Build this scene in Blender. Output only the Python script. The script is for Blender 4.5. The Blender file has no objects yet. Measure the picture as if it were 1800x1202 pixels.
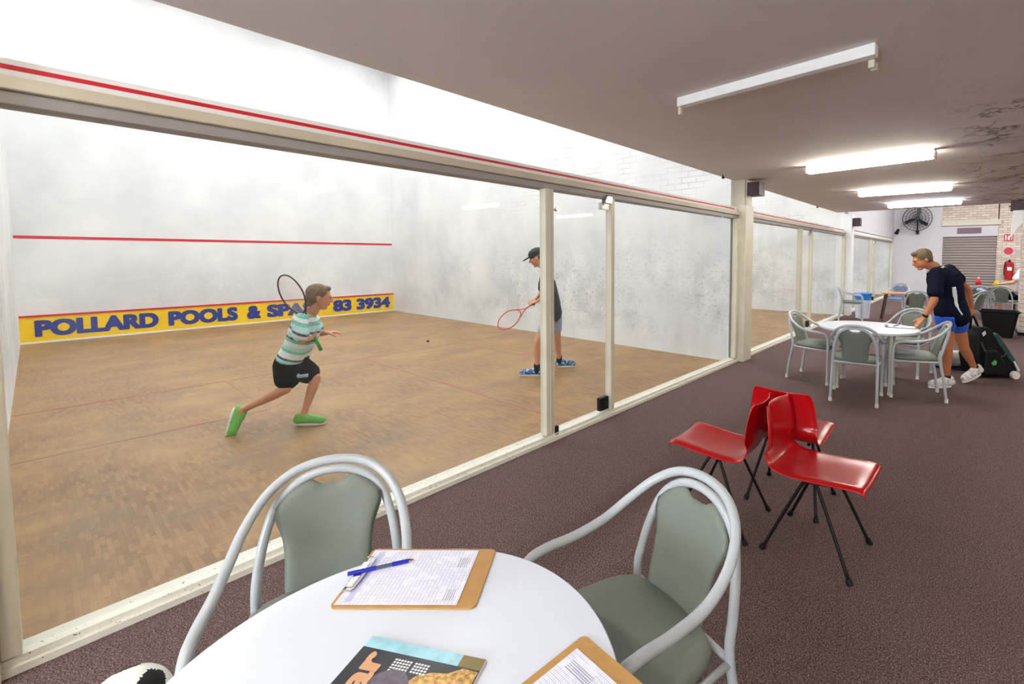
import bpy, bmesh, math, random
from mathutils import Vector, Matrix, Quaternion
from mathutils.bvhtree import BVHTree
random.seed(7)
PI = math.pi
SC = bpy.context.scene
COL = SC.collection
ORG = {}

# ------------------------------------------------------------------ materials
def srgb(r, g, b):
    f = lambda c: (c/255/12.92) if c/255 <= .04045 else ((c/255+.055)/1.055)**2.4
    return (f(r), f(g), f(b), 1)

class N:
    def __init__(s, name):
        s.m = bpy.data.materials.new(name); s.m.use_nodes = True
        s.t = s.m.node_tree; s.n = s.t.nodes; s.n.clear()
        s.out = s.n.new('ShaderNodeOutputMaterial')
        s.p = s.n.new('ShaderNodeBsdfPrincipled')
        s.t.links.new(s.p.outputs[0], s.out.inputs[0])
    def a(s, typ, **kw):
        x = s.n.new('ShaderNode'+typ)
        for k, v in kw.items():
            if k in x.inputs.keys(): x.inputs[k].default_value = v
            else: setattr(x, k, v)
        return x
    def l(s, o, i): s.t.links.new(o, i)
    def coord(s, scale=(1, 1, 1), rot=(0, 0, 0), loc=(0, 0, 0)):
        tc = s.a('TexCoord'); mp = s.a('Mapping')
        mp.inputs['Scale'].default_value = scale; mp.inputs['Rotation'].default_value = rot; mp.inputs['Location'].default_value = loc
        s.l(tc.outputs['Object'], mp.inputs[0]); return mp.outputs[0]
    def noise(s, vec, scale, detail=4, rough=.55):
        n = s.a('TexNoise'); n.inputs['Scale'].default_value = scale; n.inputs['Detail'].default_value = detail; n.inputs['Roughness'].default_value = rough
        s.l(vec, n.inputs['Vector']); return n.outputs['Fac']
    def ramp(s, fac, stops, interp='LINEAR'):
        r = s.a('ValToRGB'); r.color_ramp.interpolation = interp
        e = r.color_ramp.elements
        while len(e) < len(stops): e.new(.5)
        for i, (p, c) in enumerate(stops):
            e[i].position = p; e[i].color = c if len(c) == 4 else (*c, 1)
        s.l(fac, r.inputs[0]); return r.outputs[0]
    def mix(s, fac, a, b, mode='MIX'):
        x = s.a('Mix', data_type='RGBA', blend_type=mode)
        for val, k in ((fac, 0), (a, 6), (b, 7)):
            if hasattr(val, 'is_output') or hasattr(val, 'links'): s.l(val, x.inputs[k])
            else: x.inputs[k].default_value = val
        return x.outputs[2]
    def math(s, op, a, b=0.0):
        x = s.a('Math', operation=op)
        for i, v in enumerate((a, b)):
            if hasattr(v, 'links'): s.l(v, x.inputs[i])
            else: x.inputs[i].default_value = v
        return x.outputs[0]
    def col(s, o):
        if hasattr(o, 'links'): s.l(o, s.p.inputs['Base Color'])
        else: s.p.inputs['Base Color'].default_value = o
    def rough(s, v): s.p.inputs['Roughness'].default_value = v
    def bump(s, h, strength=.3, dist=.01):
        b = s.a('Bump'); b.inputs['Strength'].default_value = strength; b.inputs['Distance'].default_value = dist
        s.l(h, b.inputs['Height']); s.l(b.outputs[0], s.p.inputs['Normal'])

def simple(name, c, rough=.5, metal=0, var=.12, scale=12, bump=0, bscale=200, spec=.5):
    k = N(name); v = k.coord()
    n = k.noise(v, scale, 3)
    d = tuple(x*(1-var) for x in c[:3])+(1,); u = tuple(min(1, x*(1+var)) for x in c[:3])+(1,)
    k.col(k.ramp(n, [(.3, d), (.7, u)])); k.rough(rough); k.p.inputs['Metallic'].default_value = metal
    k.p.inputs['Specular IOR Level'].default_value = spec
    if bump: k.bump(k.noise(v, bscale, 2), bump, .002)
    return k.m

def carpet_mat():
    k = N('purple_brown_loop_carpet'); v = k.coord()
    vo = k.a('TexVoronoi'); vo.inputs['Scale'].default_value = 130; k.l(k.coord((1, .75, 1), (0, 0, .5)), vo.inputs['Vector'])
    fine = k.noise(v, 190, 3)
    big = k.noise(v, .7, 3)
    c = k.ramp(fine, [(.34, srgb(44, 32, 32)), (.5, srgb(100, 79, 76)), (.68, srgb(182, 160, 152))])
    c2 = k.mix(.4, c, k.ramp(vo.outputs['Distance'], [(0, srgb(140, 116, 110)), (.6, srgb(44, 32, 32))]))
    k.col(k.mix(k.ramp(big, [(.3, (0, 0, 0)), (.8, (.4, .4, .4))]), c2, srgb(98, 77, 76)))
    k.rough(.95); k.p.inputs['Specular IOR Level'].default_value = .1
    k.bump(vo.outputs['Distance'], .7, -.004); return k.m

def floor_mat():
    k = N('parquet_court_floor'); v = k.coord((1, 1, 1))
    b = k.a('TexBrick'); k.l(v, b.inputs['Vector'])
    b.inputs['Scale'].default_value = 1; b.inputs['Brick Width'].default_value = .10; b.inputs['Row Height'].default_value = .022
    b.inputs['Mortar Size'].default_value = .0006; b.inputs['Bias'].default_value = 0
    b.inputs['Color1'].default_value = srgb(124, 92, 56); b.inputs['Color2'].default_value = srgb(156, 120, 76); b.inputs['Mortar'].default_value = srgb(110, 82, 54)
    n1 = k.noise(v, 1.3, 5, .6); n2 = k.noise(k.coord((1, .4, 1)), 3.2, 6, .7)
    c = k.mix(k.ramp(n1, [(.38, (0, 0, 0)), (.66, (.75, .75, .75))]), b.outputs['Color'], srgb(172, 136, 86))
    c = k.mix(k.ramp(n2, [(.46, (0, 0, 0)), (.7, (.75, .75, .75))]), c, srgb(122, 98, 78))
    c = k.mix(k.ramp(k.noise(k.coord((2.2, 1, 1)), 9, 3, .7), [(.6, (0, 0, 0)), (.8, (.5, .5, .5))]), c, srgb(196, 158, 102))
    k.col(c); k.rough(.42); k.p.inputs['Specular IOR Level'].default_value = .35
    return k.m

def courtwall_mat():
    k = N('white_plaster_court_wall'); v = k.coord()
    n = k.noise(v, .9, 4); c = k.ramp(n, [(.3, srgb(214, 216, 217)), (.65, srgb(236, 237, 236))])
    # ball marks, denser in the low mid height of the wall
    sep = k.a('SeparateXYZ'); k.l(v, sep.inputs[0])
    z = sep.outputs[2]
    band = k.a('MapRange'); k.l(z, band.inputs[0]); band.inputs[1].default_value = 2.1; band.inputs[2].default_value = .9
    low = k.a('MapRange'); k.l(z, low.inputs[0]); low.inputs[1].default_value = .05; low.inputs[2].default_value = .5
    msk = k.math('MULTIPLY', band.outputs[0], low.outputs[0])
    big = k.ramp(k.noise(v, .8, 3), [(.34, (0, 0, 0)), (.54, (1, 1, 1))])
    msk = k.math('MULTIPLY', msk, big)
    sx = k.a('MapRange'); k.l(sep.outputs[0], sx.inputs[0]); sx.inputs[1].default_value = -9.7; sx.inputs[2].default_value = -5; sx.inputs[3].default_value = .25; sx.inputs[4].default_value = 1
    msk = k.math('MULTIPLY', msk, sx.outputs[0])
    spots = k.ramp(k.noise(k.coord((1, 1, 1.4)), 16, 5, .75), [(.52, (0, 0, 0)), (.72, (1, 1, 1))])
    soft = k.ramp(k.noise(v, 3, 4), [(.35, (0, 0, 0)), (.8, (1, 1, 1))])
    c = k.mix(k.math('MULTIPLY', k.math('MULTIPLY', msk, spots), .9), c, srgb(96, 102, 108))
    c = k.mix(k.math('MULTIPLY', k.math('MULTIPLY', msk, soft), .85), c, srgb(172, 179, 182))
    # painted brick courses showing on the upper walls
    cmb = k.a('CombineXYZ'); k.l(k.math('ADD', sep.outputs[0], sep.outputs[1]), cmb.inputs[0]); k.l(z, cmb.inputs[1])
    b = k.a('TexBrick'); k.l(cmb.outputs[0], b.inputs['Vector']); b.inputs['Scale'].default_value = 1
    b.inputs['Brick Width'].default_value = .24; b.inputs['Row Height'].default_value = .086; b.inputs['Mortar Size'].default_value = .008
    up = k.a('MapRange'); k.l(z, up.inputs[0]); up.inputs[1].default_value = 2.2; up.inputs[2].default_value = 2.6
    ux = k.a('MapRange'); k.l(sep.outputs[0], ux.inputs[0]); ux.inputs[1].default_value = -6.5; ux.inputs[2].default_value = -4
    pt = k.ramp(k.noise(v, 1.7, 4), [(.45, (0, 0, 0)), (.6, (1, 1, 1))])
    c = k.mix(k.math('MULTIPLY', k.math('MULTIPLY', k.math('MULTIPLY', up.outputs[0], ux.outputs[0]), pt), k.math('MULTIPLY', b.outputs['Fac'], .4)), c, srgb(150, 150, 156))
    k.col(c); k.rough(.6); k.p.inputs['Specular IOR Level'].default_value = .3
    return k.m

def brick_mat(name, c1, c2, mort, axis='Y'):
    k = N(name)
    rot = (PI/2, 0, 0) if axis == 'Y' else (PI/2, 0, PI/2)
    tc = k.a('TexCoord'); sep = k.a('SeparateXYZ'); k.l(tc.outputs['Object'], sep.inputs[0])
    cmb = k.a('CombineXYZ'); k.l(k.math('ADD', sep.outputs[0], sep.outputs[1]), cmb.inputs[0]); k.l(sep.outputs[2], cmb.inputs[1])
    b = k.a('TexBrick'); k.l(cmb.outputs[0], b.inputs['Vector'])
    b.inputs['Scale'].default_value = 1; b.inputs['Brick Width'].default_value = .24; b.inputs['Row Height'].default_value = .086
    b.inputs['Mortar Size'].default_value = .007
    b.inputs['Color1'].default_value = c1; b.inputs['Color2'].default_value = c2; b.inputs['Mortar'].default_value = mort
    k.col(b.outputs['Color']); k.rough(.75); k.bump(b.outputs['Fac'], .5, -.01); return k.m

def ceiling_mat():
    k = N('aged_painted_ceiling'); v = k.coord()
    n = k.noise(v, .6, 4)
    c = k.ramp(n, [(.3, srgb(208, 200, 196)), (.7, srgb(222, 214, 211))])
    sep = k.a('SeparateXYZ'); k.l(v, sep.inputs[0])
    mx = k.a('MapRange'); k.l(sep.outputs[0], mx.inputs[0]); mx.inputs[1].default_value = 2.35; mx.inputs[2].default_value = 2.75
    my = k.a('MapRange'); k.l(sep.outputs[1], my.inputs[0]); my.inputs[1].default_value = -2.6; my.inputs[2].default_value = -1.6
    ridge = k.ramp(k.noise(k.coord((1.3, .9, 1)), 1.5, 5, .6), [(.465, (0, 0, 0)), (.5, (1, 1, 1)), (.525, (0, 0, 0))])
    brk = k.ramp(k.noise(v, 3.1, 2), [(.40, (0, 0, 0)), (.52, (1, 1, 1))])
    msk = k.math('MULTIPLY', k.math('MULTIPLY', mx.outputs[0], my.outputs[0]), k.math('MULTIPLY', ridge, brk))
    c = k.mix(k.math('MULTIPLY', msk, .95), c, srgb(92, 74, 46))
    st = k.math('MULTIPLY', k.math('MULTIPLY', mx.outputs[0], my.outputs[0]), k.ramp(k.noise(v, 1.2, 3), [(.5, (0, 0, 0)), (.7, (.4, .4, .4))]))
    c = k.mix(st, c, srgb(140, 122, 96))
    sp = k.ramp(k.noise(v, 14, 2), [(.74, (0, 0, 0)), (.8, (.35, .35, .35))])
    k.col(k.mix(sp, c, srgb(120, 110, 100))); k.rough(.85); k.p.inputs['Specular IOR Level'].default_value = .2
    k.bump(n, .1, .02); return k.m

def glass_mat():
    k = N('clear_toughened_glass'); k.n.remove(k.p)
    tr = k.a('BsdfTransparent'); tr.inputs[0].default_value = (.972, .98, .98, 1)
    gl = k.a('BsdfGlossy'); gl.inputs['Roughness'].default_value = .02; gl.inputs[0].default_value = (.9, 1, .96, 1)
    lw = k.a('LayerWeight'); lw.inputs[0].default_value = .5
    fr = k.math('ADD', k.math('MULTIPLY', k.math('POWER', lw.outputs['Facing'], 5.0), .30), .004)
    mx = k.a('MixShader'); k.l(fr, mx.inputs[0]); k.l(tr.outputs[0], mx.inputs[1]); k.l(gl.outputs[0], mx.inputs[2])
    # light smear film of dust
    df = k.a('BsdfDiffuse'); df.inputs[0].default_value = (.75, .75, .72, 1)
    v = k.coord((1, 1, .4)); f = k.ramp(k.noise(v, 2.2, 4), [(.45, (.01, .01, .01)), (.8, (.06, .06, .06))])
    m2 = k.a('MixShader'); k.l(f, m2.inputs[0]); k.l(mx.outputs[0], m2.inputs[1]); k.l(df.outputs[0], m2.inputs[2])
    k.l(m2.outputs[0], k.out.inputs[0]); return k.m

def emis(name, c, s):
    k = N(name); k.col((.9, .9, .9, 1)); k.p.inputs['Emission Color'].default_value = c; k.p.inputs['Emission Strength'].default_value = s
    return k.m

def paint_chip(name, c, chip=srgb(60, 60, 66), rough=.35, thr=.7):
    k = N(name); v = k.coord()
    n = k.noise(v, 9, 3); cc = k.ramp(n, [(.3, tuple(x*.92 for x in c[:3])), (.7, c)])
    ch = k.ramp(k.noise(v, 55, 2, .7), [(thr, (0, 0, 0)), (thr+.02, (1, 1, 1))])
    k.col(k.mix(ch, cc, chip)); k.rough(rough); return k.m

M = {}
M['carpet'] = carpet_mat(); M['court_floor'] = floor_mat(); M['court_wall'] = courtwall_mat(); M['ceiling'] = ceiling_mat()
M['glass'] = glass_mat()
M['cream'] = simple('cream_painted_timber', srgb(208, 202, 182), .45, var=.06, scale=5)
M['cream_beam'] = simple('beige_header_paint', srgb(196, 186, 164), .5, var=.08, scale=3)
M['channel'] = simple('grey_aluminium_channel', srgb(150, 146, 140), .5, var=.06, scale=3)
M['sill'] = paint_chip('worn_white_sill', srgb(222, 219, 206), srgb(96, 88, 74), .5, .67)
M['white'] = simple('white_paint', srgb(236, 237, 236), .5, var=.03)
M['endwhite'] = simple('off_white_end_wall', srgb(214, 211, 214), .7, var=.03, scale=2)
M['red_line'] = simple('red_court_line', srgb(205, 24, 44), .5, var=.1)
def worn_line():
    k = N('worn_red_floor_line'); v = k.coord()
    k.col(k.ramp(k.noise(v, 1.6, 4), [(.48, srgb(146, 114, 78)), (.66, srgb(168, 74, 60))])); k.rough(.45); return k.m
M['floor_line'] = worn_line()
M['yellow'] = simple('yellow_board_paint', srgb(248, 206, 20), .45, var=.05)
M['navy_ink'] = simple('navy_lettering', srgb(34, 54, 140), .5, var=.05)
M['frame'] = paint_chip('grey_powder_coat_tube', srgb(176, 182, 186), srgb(70, 66, 74), .28, .76)
M['fabric'] = simple('grey_green_vinyl', srgb(110, 117, 108), .55, var=.05, scale=4, bump=.35, bscale=420, spec=.4)
M['fabric2'] = simple('blue_grey_vinyl', srgb(112, 122, 150), .55, var=.05, bump=.3, bscale=400)
M['cap'] = simple('pale_rubber_foot', srgb(214, 208, 196), .5)
M['laminate'] = simple('white_laminate', srgb(208, 214, 228), .3, var=.015, scale=1.5, spec=.5)
M['edge'] = simple('white_edge_banding', srgb(200, 203, 210), .4, var=.03)
M['cream_leg'] = simple('cream_steel_leg', srgb(206, 200, 184), .4, var=.05)
M['red_plastic'] = simple('glossy_red_plastic', srgb(178, 6, 18), .22, var=.05, scale=3, spec=.6)
M['black_steel'] = simple('black_steel_rod', srgb(18, 15, 15), .45, spec=.3)
M['hardboard'] = simple('tan_hardboard', srgb(176, 134, 78), .5, var=.1, scale=30)
M['chrome'] = simple('chrome_wire', srgb(190, 186, 180), .15, 1, var=.02)
M['blue_plastic'] = simple('blue_pen_plastic', srgb(26, 34, 160), .25)
M['black'] = simple('matt_black', srgb(10, 10, 12), .6, spec=.25)
M['dark_brown'] = simple('dark_maroon_box', srgb(62, 42, 46), .5)
M['skin'] = simple('warm_skin', srgb(206, 148, 118), .5, var=.06, scale=9)
M['skin_tan'] = simple('tanned_skin', srgb(178, 112, 76), .5, var=.08, scale=9)
M['hair_boy'] = simple('light_brown_cropped_hair', srgb(122, 100, 78), .8, var=.35, scale=70, bump=.6, bscale=160)
M['hair_man'] = simple('greying_brown_hair', srgb(92, 76, 56), .75, var=.4, scale=60, bump=.6, bscale=140)
M['lip'] = simple('lip', srgb(160, 84, 74), .5)
M['eye_white'] = simple('eye_white', srgb(235, 232, 228), .2, var=.01)
M['iris'] = simple('dark_iris', srgb(40, 30, 26), .2)
M['green_shoe'] = simple('bright_green_canvas', srgb(112, 186, 84), .6)
M['sole'] = simple('white_rubber_sole', srgb(232, 232, 226), .5)
M['black_short'] = simple('black_shorts', srgb(14, 14, 16), .85, spec=.2, bump=.2, bscale=40)
M['charcoal'] = simple('charcoal_tee', srgb(54, 58, 64), .85, var=.15, bump=.2, bscale=40)
M['light_short'] = simple('pale_grey_blue_shorts', srgb(170, 182, 206), .8, var=.15, scale=14)
def trainer(name, cols, sc=34):
    k = N(name); k.col(k.ramp(k.noise(k.coord(), sc, 2, .6), [(.3, cols[0]), (.47, cols[1]), (.56, cols[2])], 'CONSTANT')); k.rough(.6); return k.m
M['blue_shoe'] = trainer('blue_white_trainer', (srgb(44, 74, 120), srgb(78, 140, 190), srgb(180, 202, 220)))
M['navy'] = simple('navy_polo', srgb(6, 11, 32), .85, var=.2, bump=.15, bscale=30, spec=.15)
M['royal'] = simple('royal_blue_shorts', srgb(28, 82, 196), .7, var=.15)
M['light_trim'] = simple('light_piping', srgb(206, 208, 214), .7)
M['white_shoe'] = simple('white_leather_trainer', srgb(214, 212, 206), .5, var=.12, scale=20); M['grey_shoe'] = trainer('white_trainer_with_grey', (srgb(176, 176, 178), srgb(212, 210, 206), srgb(224, 222, 218)))
M['sock'] = simple('black_sock', srgb(22, 22, 28), .9)
M['cap_cloth'] = simple('dark_green_grey_cap', srgb(44, 54, 54), .8)
M['racket_dark'] = simple('dark_racket_frame', srgb(66, 34, 40), .35)
M['racket_red'] = simple('red_racket_frame', srgb(214, 70, 78), .35)
M['string'] = simple('pale_racket_string', srgb(226, 214, 216), .5)
M['grip_green'] = simple('green_racket_grip', srgb(58, 168, 84), .7)
M['grip_dark'] = simple('brown_racket_grip', srgb(84, 52, 50), .7)
M['wood'] = simple('orange_brown_wood', srgb(190, 140, 92), .45, var=.15)
M['dark_wood'] = simple('dark_stained_wood', srgb(70, 40, 30), .5)
M['bluetub'] = simple('bright_blue_plastic', srgb(40, 130, 214), .35)
M['lavender'] = simple('white_plastic_bin', srgb(222, 224, 238), .4)
M['shutter'] = None
M['teal'] = simple('dark_teal_bag_panel', srgb(34, 66, 70), .6)
M['red_sign'] = simple('red_sign', srgb(196, 30, 44), .4)
M['red_metal'] = simple('red_enamel', srgb(180, 16, 26), .25)
M['pink'] = simple('pink_cloth', srgb(232, 74, 100), .7)
M['purple_sign'] = simple('muted_purple_sign', srgb(112, 84, 98), .5)
M['fan_black'] = simple('black_fan_cage', srgb(34, 34, 42), .4)
M['gold_pile'] = simple('mottled_gold_print', srgb(190, 150, 84), .4, var=.6, scale=120)
M['dark_print'] = simple('charcoal_cover_print', srgb(38, 38, 48), .3)
M['tan_print'] = simple('tan_cover_print', srgb(196, 150, 112), .3)
M['blue_print'] = simple('pale_blue_cover_print', srgb(150, 200, 216), .3, var=.2, scale=25)
M['hat_print'] = simple('grey_knit_print', srgb(92, 84, 98), .4, var=.35, scale=90)
M['olive_print'] = simple('olive_cover_print', srgb(120, 106, 54), .3)
M['table_dark'] = simple('dark_olive_table', srgb(92, 84, 70), .4)
M['bottle_red'] = simple('red_drink_bottle', srgb(200, 34, 44), .3)
M['cup_yellow'] = simple('yellow_cup', srgb(224, 196, 30), .4)
M['brick'] = brick_mat('cream_painted_brick', srgb(228, 216, 202), srgb(200, 184, 168), srgb(168, 152, 138))
M['brick_white'] = brick_mat('white_painted_brick', srgb(234, 234, 232), srgb(228, 228, 228), srgb(206, 206, 208))
def shutter_mat():
    k = N('roller_shutter_slats'); v = k.coord(); sep = k.a('SeparateXYZ'); k.l(v, sep.inputs[0])
    w = k.a('TexWave', bands_direction='Z'); w.inputs['Scale'].default_value = 3.3; w.inputs['Detail'].default_value = 0; k.l(v, w.inputs['Vector'])
    k.col(k.ramp(w.outputs['Fac'], [(0, srgb(100, 88, 82)), (.18, srgb(134, 122, 114)), (1, srgb(150, 138, 130))])); k.rough(.45)
    k.bump(w.outputs['Fac'], .6, .02); return k.m
M['shutter'] = shutter_mat()
def paper_mat(name, angle):
    k = N(name); v = k.coord((1, 1, 1), (0, 0, -angle))
    b = k.a('TexBrick'); k.l(v, b.inputs['Vector']); b.offset = 0
    b.inputs['Scale'].default_value = 1; b.inputs['Brick Width'].default_value = .009; b.inputs['Row Height'].default_value = .0042; b.inputs['Mortar Size'].default_value = .0005
    b.inputs['Color1'].default_value = srgb(238, 238, 248); b.inputs['Color2'].default_value = srgb(226, 226, 242); b.inputs['Mortar'].default_value = srgb(172, 172, 206)
    c = k.mix(k.ramp(k.noise(v, 30, 1), [(.55, (0, 0, 0)), (.6, (.6, .6, .6))]), b.outputs['Color'], srgb(232, 232, 246))
    k.col(c); k.rough(.6); return k.m
def stripe_mat(axis, s0, s1):
    """mint and white tee with navy stripes across the body axis"""
    k = N('striped_mint_tee'); tc = k.a('TexCoord')
    vm = k.a('VectorMath', operation='DOT_PRODUCT'); k.l(tc.outputs['Object'], vm.inputs[0]); vm.inputs[1].default_value = axis
    mr = k.a('MapRange'); k.l(vm.outputs['Value'], mr.inputs[0]); mr.inputs[1].default_value = s0; mr.inputs[2].default_value = s1
    W, T, D, L = srgb(226, 236, 234), srgb(112, 190, 176), srgb(48, 58, 98), srgb(176, 222, 218)
    st = [(0, T), (.05, L), (.1, D), (.14, W), (.24, T), (.29, L), (.36, W), (.44, T), (.49, D), (.53, L), (.6, W), (.66, D), (.7, L), (.8, T), (.86, W), (.92, T)]
    c = k.ramp(mr.outputs[0], st, 'CONSTANT'); n = k.noise(k.coord(), 60, 2)
    k.col(k.mix(k.ramp(n, [(.4, (0, 0, 0)), (.7, (.3, .3, .3))]), c, W)); k.rough(.85); return k.m

# ------------------------------------------------------------------ mesh helpers
def build(bm, name, mat, parent=None, smooth=False, bevel=0, seg=2, kind=None, autosmooth=True):
    off = ORG.get(parent.name if parent else None, Vector((0, 0, 0))) if parent else Vector((0, 0, 0))
    if off.length: bmesh.ops.translate(bm, verts=bm.verts, vec=-off)
    me = bpy.data.meshes.new(name); bm.to_mesh(me); bm.free()
    if smooth:
        for p in me.polygons: p.use_smooth = True
    o = bpy.data.objects.new(name, me); COL.objects.link(o)
    mats = mat if isinstance(mat, (list, tuple)) else [mat]
    for m in mats: me.materials.append(m)
    if parent: o.parent = parent
    if parent: ORG[o.name] = off.copy()
    if bevel:
        b = o.modifiers.new('Bevel', 'BEVEL'); b.width = bevel; b.segments = seg; b.limit_method = 'ANGLE'; b.angle_limit = .6
    if kind: o['kind'] = kind
    return o

def root(name, loc, label, cat, group=None, rz=0, worldverts=True):
    o = bpy.data.objects.new(name, None); o.empty_display_size = .1; COL.objects.link(o)
    o.location = loc; o.rotation_euler = (0, 0, rz); o['label'] = label; o['category'] = cat
    if group: o['group'] = group
    ORG[o.name] = Vector(loc) if worldverts else Vector((0, 0, 0))
    return o
def tag(o, label, cat, group=None):
    o['label'] = label; o['category'] = cat
    if group: o['group'] = group
    return o

def box(bm, c, s, rot=None, mi=0):
    m = Matrix.Translation(c) @ (rot.to_4x4() if rot else Matrix.Identity(4)) @ Matrix.Diagonal((*s, 1))
    r = bmesh.ops.create_cube(bm, size=1, matrix=m)
    if mi:
        for f in {f for v in r['verts'] for f in v.link_faces}: f.material_index = mi
    return r
def bx(x0, x1, y0, y1, z0, z1, bm=None):
    bm = bm or bmesh.new(); box(bm, ((x0+x1)/2, (y0+y1)/2, (z0+z1)/2), (x1-x0, y1-y0, z1-z0)); return bm
def cyl(bm, a, b, r, r2=None, seg=20):
    a, b = Vector(a), Vector(b); d = b-a
    q = d.to_track_quat('Z', 'Y').to_matrix().to_4x4()
    return bmesh.ops.create_cone(bm, cap_ends=True, segments=seg, radius1=r, radius2=r if r2 is None else r2, depth=d.length, matrix=Matrix.Translation((a+b)/2) @ q)
def ell(bm, c, r, rot=None, sub=3):
    m = Matrix.Translation(c) @ (rot.to_4x4() if rot else Matrix.Identity(4)) @ Matrix.Diagonal((*r, 1))
    bmesh.ops.create_icosphere(bm, subdivisions=sub, radius=1, matrix=m)
def catmull(P, n=6, closed=False):
    P = [Vector(p) for p in P]; out = []
    L = len(P); rng = range(L if closed else L-1)
    for i in rng:
        g = (lambda k: P[k % L]) if closed else (lambda k: P[max(0, min(L-1, k))])
        p0, p1, p2, p3 = g(i-1), g(i), g(i+1), g(i+2)
        for j in range(n):
            t = j/n
            out.append(.5*((2*p1)+(p2-p0)*t+(2*p0-5*p1+4*p2-p3)*t*t+(3*p1-p0-3*p2+p3)*t**3))
    if not closed: out.append(P[-1])
    return out
def tube(bm, P, r, seg=12, closed=False, cap=True):
    P = [Vector(p) for p in P]; n = len(P); rings = []
    T = [(P[(i+1) % n]-P[i-1] if closed else P[min(i+1, n-1)]-P[max(i-1, 0)]).normalized() for i in range(n)]
    up = Vector((0, 0, 1)) if abs(T[0].z) < .9 else Vector((0, 1, 0))
    nrm = (up-T[0]*up.dot(T[0])).normalized()
    for i in range(n):
        if i: nrm = T[i-1].rotation_difference(T[i]) @ nrm
        b = T[i].cross(nrm); rr = r[i] if isinstance(r, (list, tuple)) else r
        rings.append([bm.verts.new(P[i]+rr*(math.cos(2*PI*k/seg)*nrm+math.sin(2*PI*k/seg)*b)) for k in range(seg)])
    m = n if closed else n-1
    for i in range(m):
        A, B = rings[i], rings[(i+1) % n]
        sh = 0
        if closed and i == n-1:
            sh = min(range(seg), key=lambda s: (A[0].co-B[s].co).length)
        for k in range(seg): bm.faces.new((A[k], A[(k+1) % seg], B[(k+1+sh) % seg], B[(k+sh) % seg]))
    if not closed and cap:
        bm.faces.new(rings[0][::-1]); bm.faces.new(rings[-1])
def poly_slab(bm, pts, th, M4=None):
    """extrude an outline (x,y list) by th along z, then place by M4"""
    lo = [bm.verts.new((x, y, 0)) for x, y in pts]; hi = [bm.verts.new((x, y, th)) for x, y in pts]
    n = len(pts)
    bm.faces.new(lo[::-1]); bm.faces.new(hi)
    for i in range(n): bm.faces.new((lo[i], lo[(i+1) % n], hi[(i+1) % n], hi[i]))
    if M4 is not None: bmesh.ops.transform(bm, matrix=M4, verts=lo+hi)
def rrect(w, h, r, n=6):
    P = []
    for cx, cy, a0 in ((w/2-r, h/2-r, 0), (-w/2+r, h/2-r, 90), (-w/2+r, -h/2+r, 180), (w/2-r, -h/2+r, 270)):
        for i in range(n+1):
            a = math.radians(a0+90*i/n); P.append((cx+r*math.cos(a), cy+r*math.sin(a)))
    return P
def copy_tree(o, parent=None):
    c = o.copy(); COL.objects.link(c)
    if parent: c.parent = parent
    for ch in [x for x in list(COL.objects) if x.parent == o]: copy_tree(ch, c)
    return c
def text_mesh(name, s, mat, parent, origin, xdir, zdir, width, height, bold=.02, depth=.004, fat=0):
    """raised lettering fitted to a width and a height; xdir reading direction, zdir up"""
    cu = bpy.data.curves.new(name, 'FONT'); cu.body = s; cu.offset = bold; cu.extrude = .01
    t = bpy.data.objects.new(name, cu); COL.objects.link(t)
    dg = bpy.context.evaluated_depsgraph_get(); me = bpy.data.meshes.new_from_object(t.evaluated_get(dg))
    bpy.data.objects.remove(t); bpy.data.curves.remove(cu)
    NV = len(me.vertices); bm = bmesh.new(); bm.from_mesh(me)
    for dx, dy in ((fat, 0), (-fat, 0), (0, fat*.8), (0, -fat*.8), (fat*.8, fat*.7), (-fat*.8, fat*.7), (fat*.8, -fat*.7), (-fat*.8, -fat*.7)) if fat else ():
        n0 = len(bm.verts); bm.from_mesh(me); bm.verts.ensure_lookup_table()
        bmesh.ops.translate(bm, verts=bm.verts[n0:], vec=(dx, dy, 0))
    bpy.data.meshes.remove(me)
    bm.verts.index_update(); xs = [v.co.x for v in bm.verts]; ys = [v.co.y for v in bm.verts]
    x0, x1, y0, y1 = min(xs), max(xs), min(ys), max(ys)
    X = Vector(xdir).normalized(); Z = Vector(zdir).normalized(); Nn = X.cross(Z)
    for v in bm.verts:
        a = (v.co.x-x0)/(x1-x0)*width; b = (v.co.y-y0)/(y1-y0)*height; c = (v.co.z+.01)/.02*depth
        v.co = Vector(origin)+X*a+Z*b+Nn*(c+.00012*(v.index//NV))
    return build(bm, name, mat, parent)
def blob(name, chains, mat, parent=None, ells=(), voxel=.006, it=6, fac=.6):
    """one continuous surface grown over tapering bones and ellipsoids"""
    bm = bmesh.new()
    for ch in chains:
        for i, (p, r) in enumerate(ch):
            ell(bm, p, (r, r, r), sub=2)
            if i:
                q, r0 = ch[i-1]
                if (Vector(p)-Vector(q)).length > 1e-4: cyl(bm, q, p, r0, r, 16)
    for e in ells: ell(bm, e[0], e[1], e[2] if len(e) > 2 else None, 3)
    me = bpy.data.meshes.new('tmp'); bm.to_mesh(me); bm.free()
    o = bpy.data.objects.new('tmp', me); COL.objects.link(o)
    r = o.modifiers.new('r', 'REMESH'); r.mode = 'VOXEL'; r.voxel_size = voxel
    s = o.modifiers.new('s', 'SMOOTH'); s.factor = fac; s.iterations = it
    dg = bpy.context.evaluated_depsgraph_get(); m2 = bpy.data.meshes.new_from_object(o.evaluated_get(dg))
    bpy.data.objects.remove(o); bpy.data.meshes.remove(me)
    bm = bmesh.new(); bm.from_mesh(m2); bpy.data.meshes.remove(m2)
    return build(bm, name, mat, parent, smooth=True)

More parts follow.
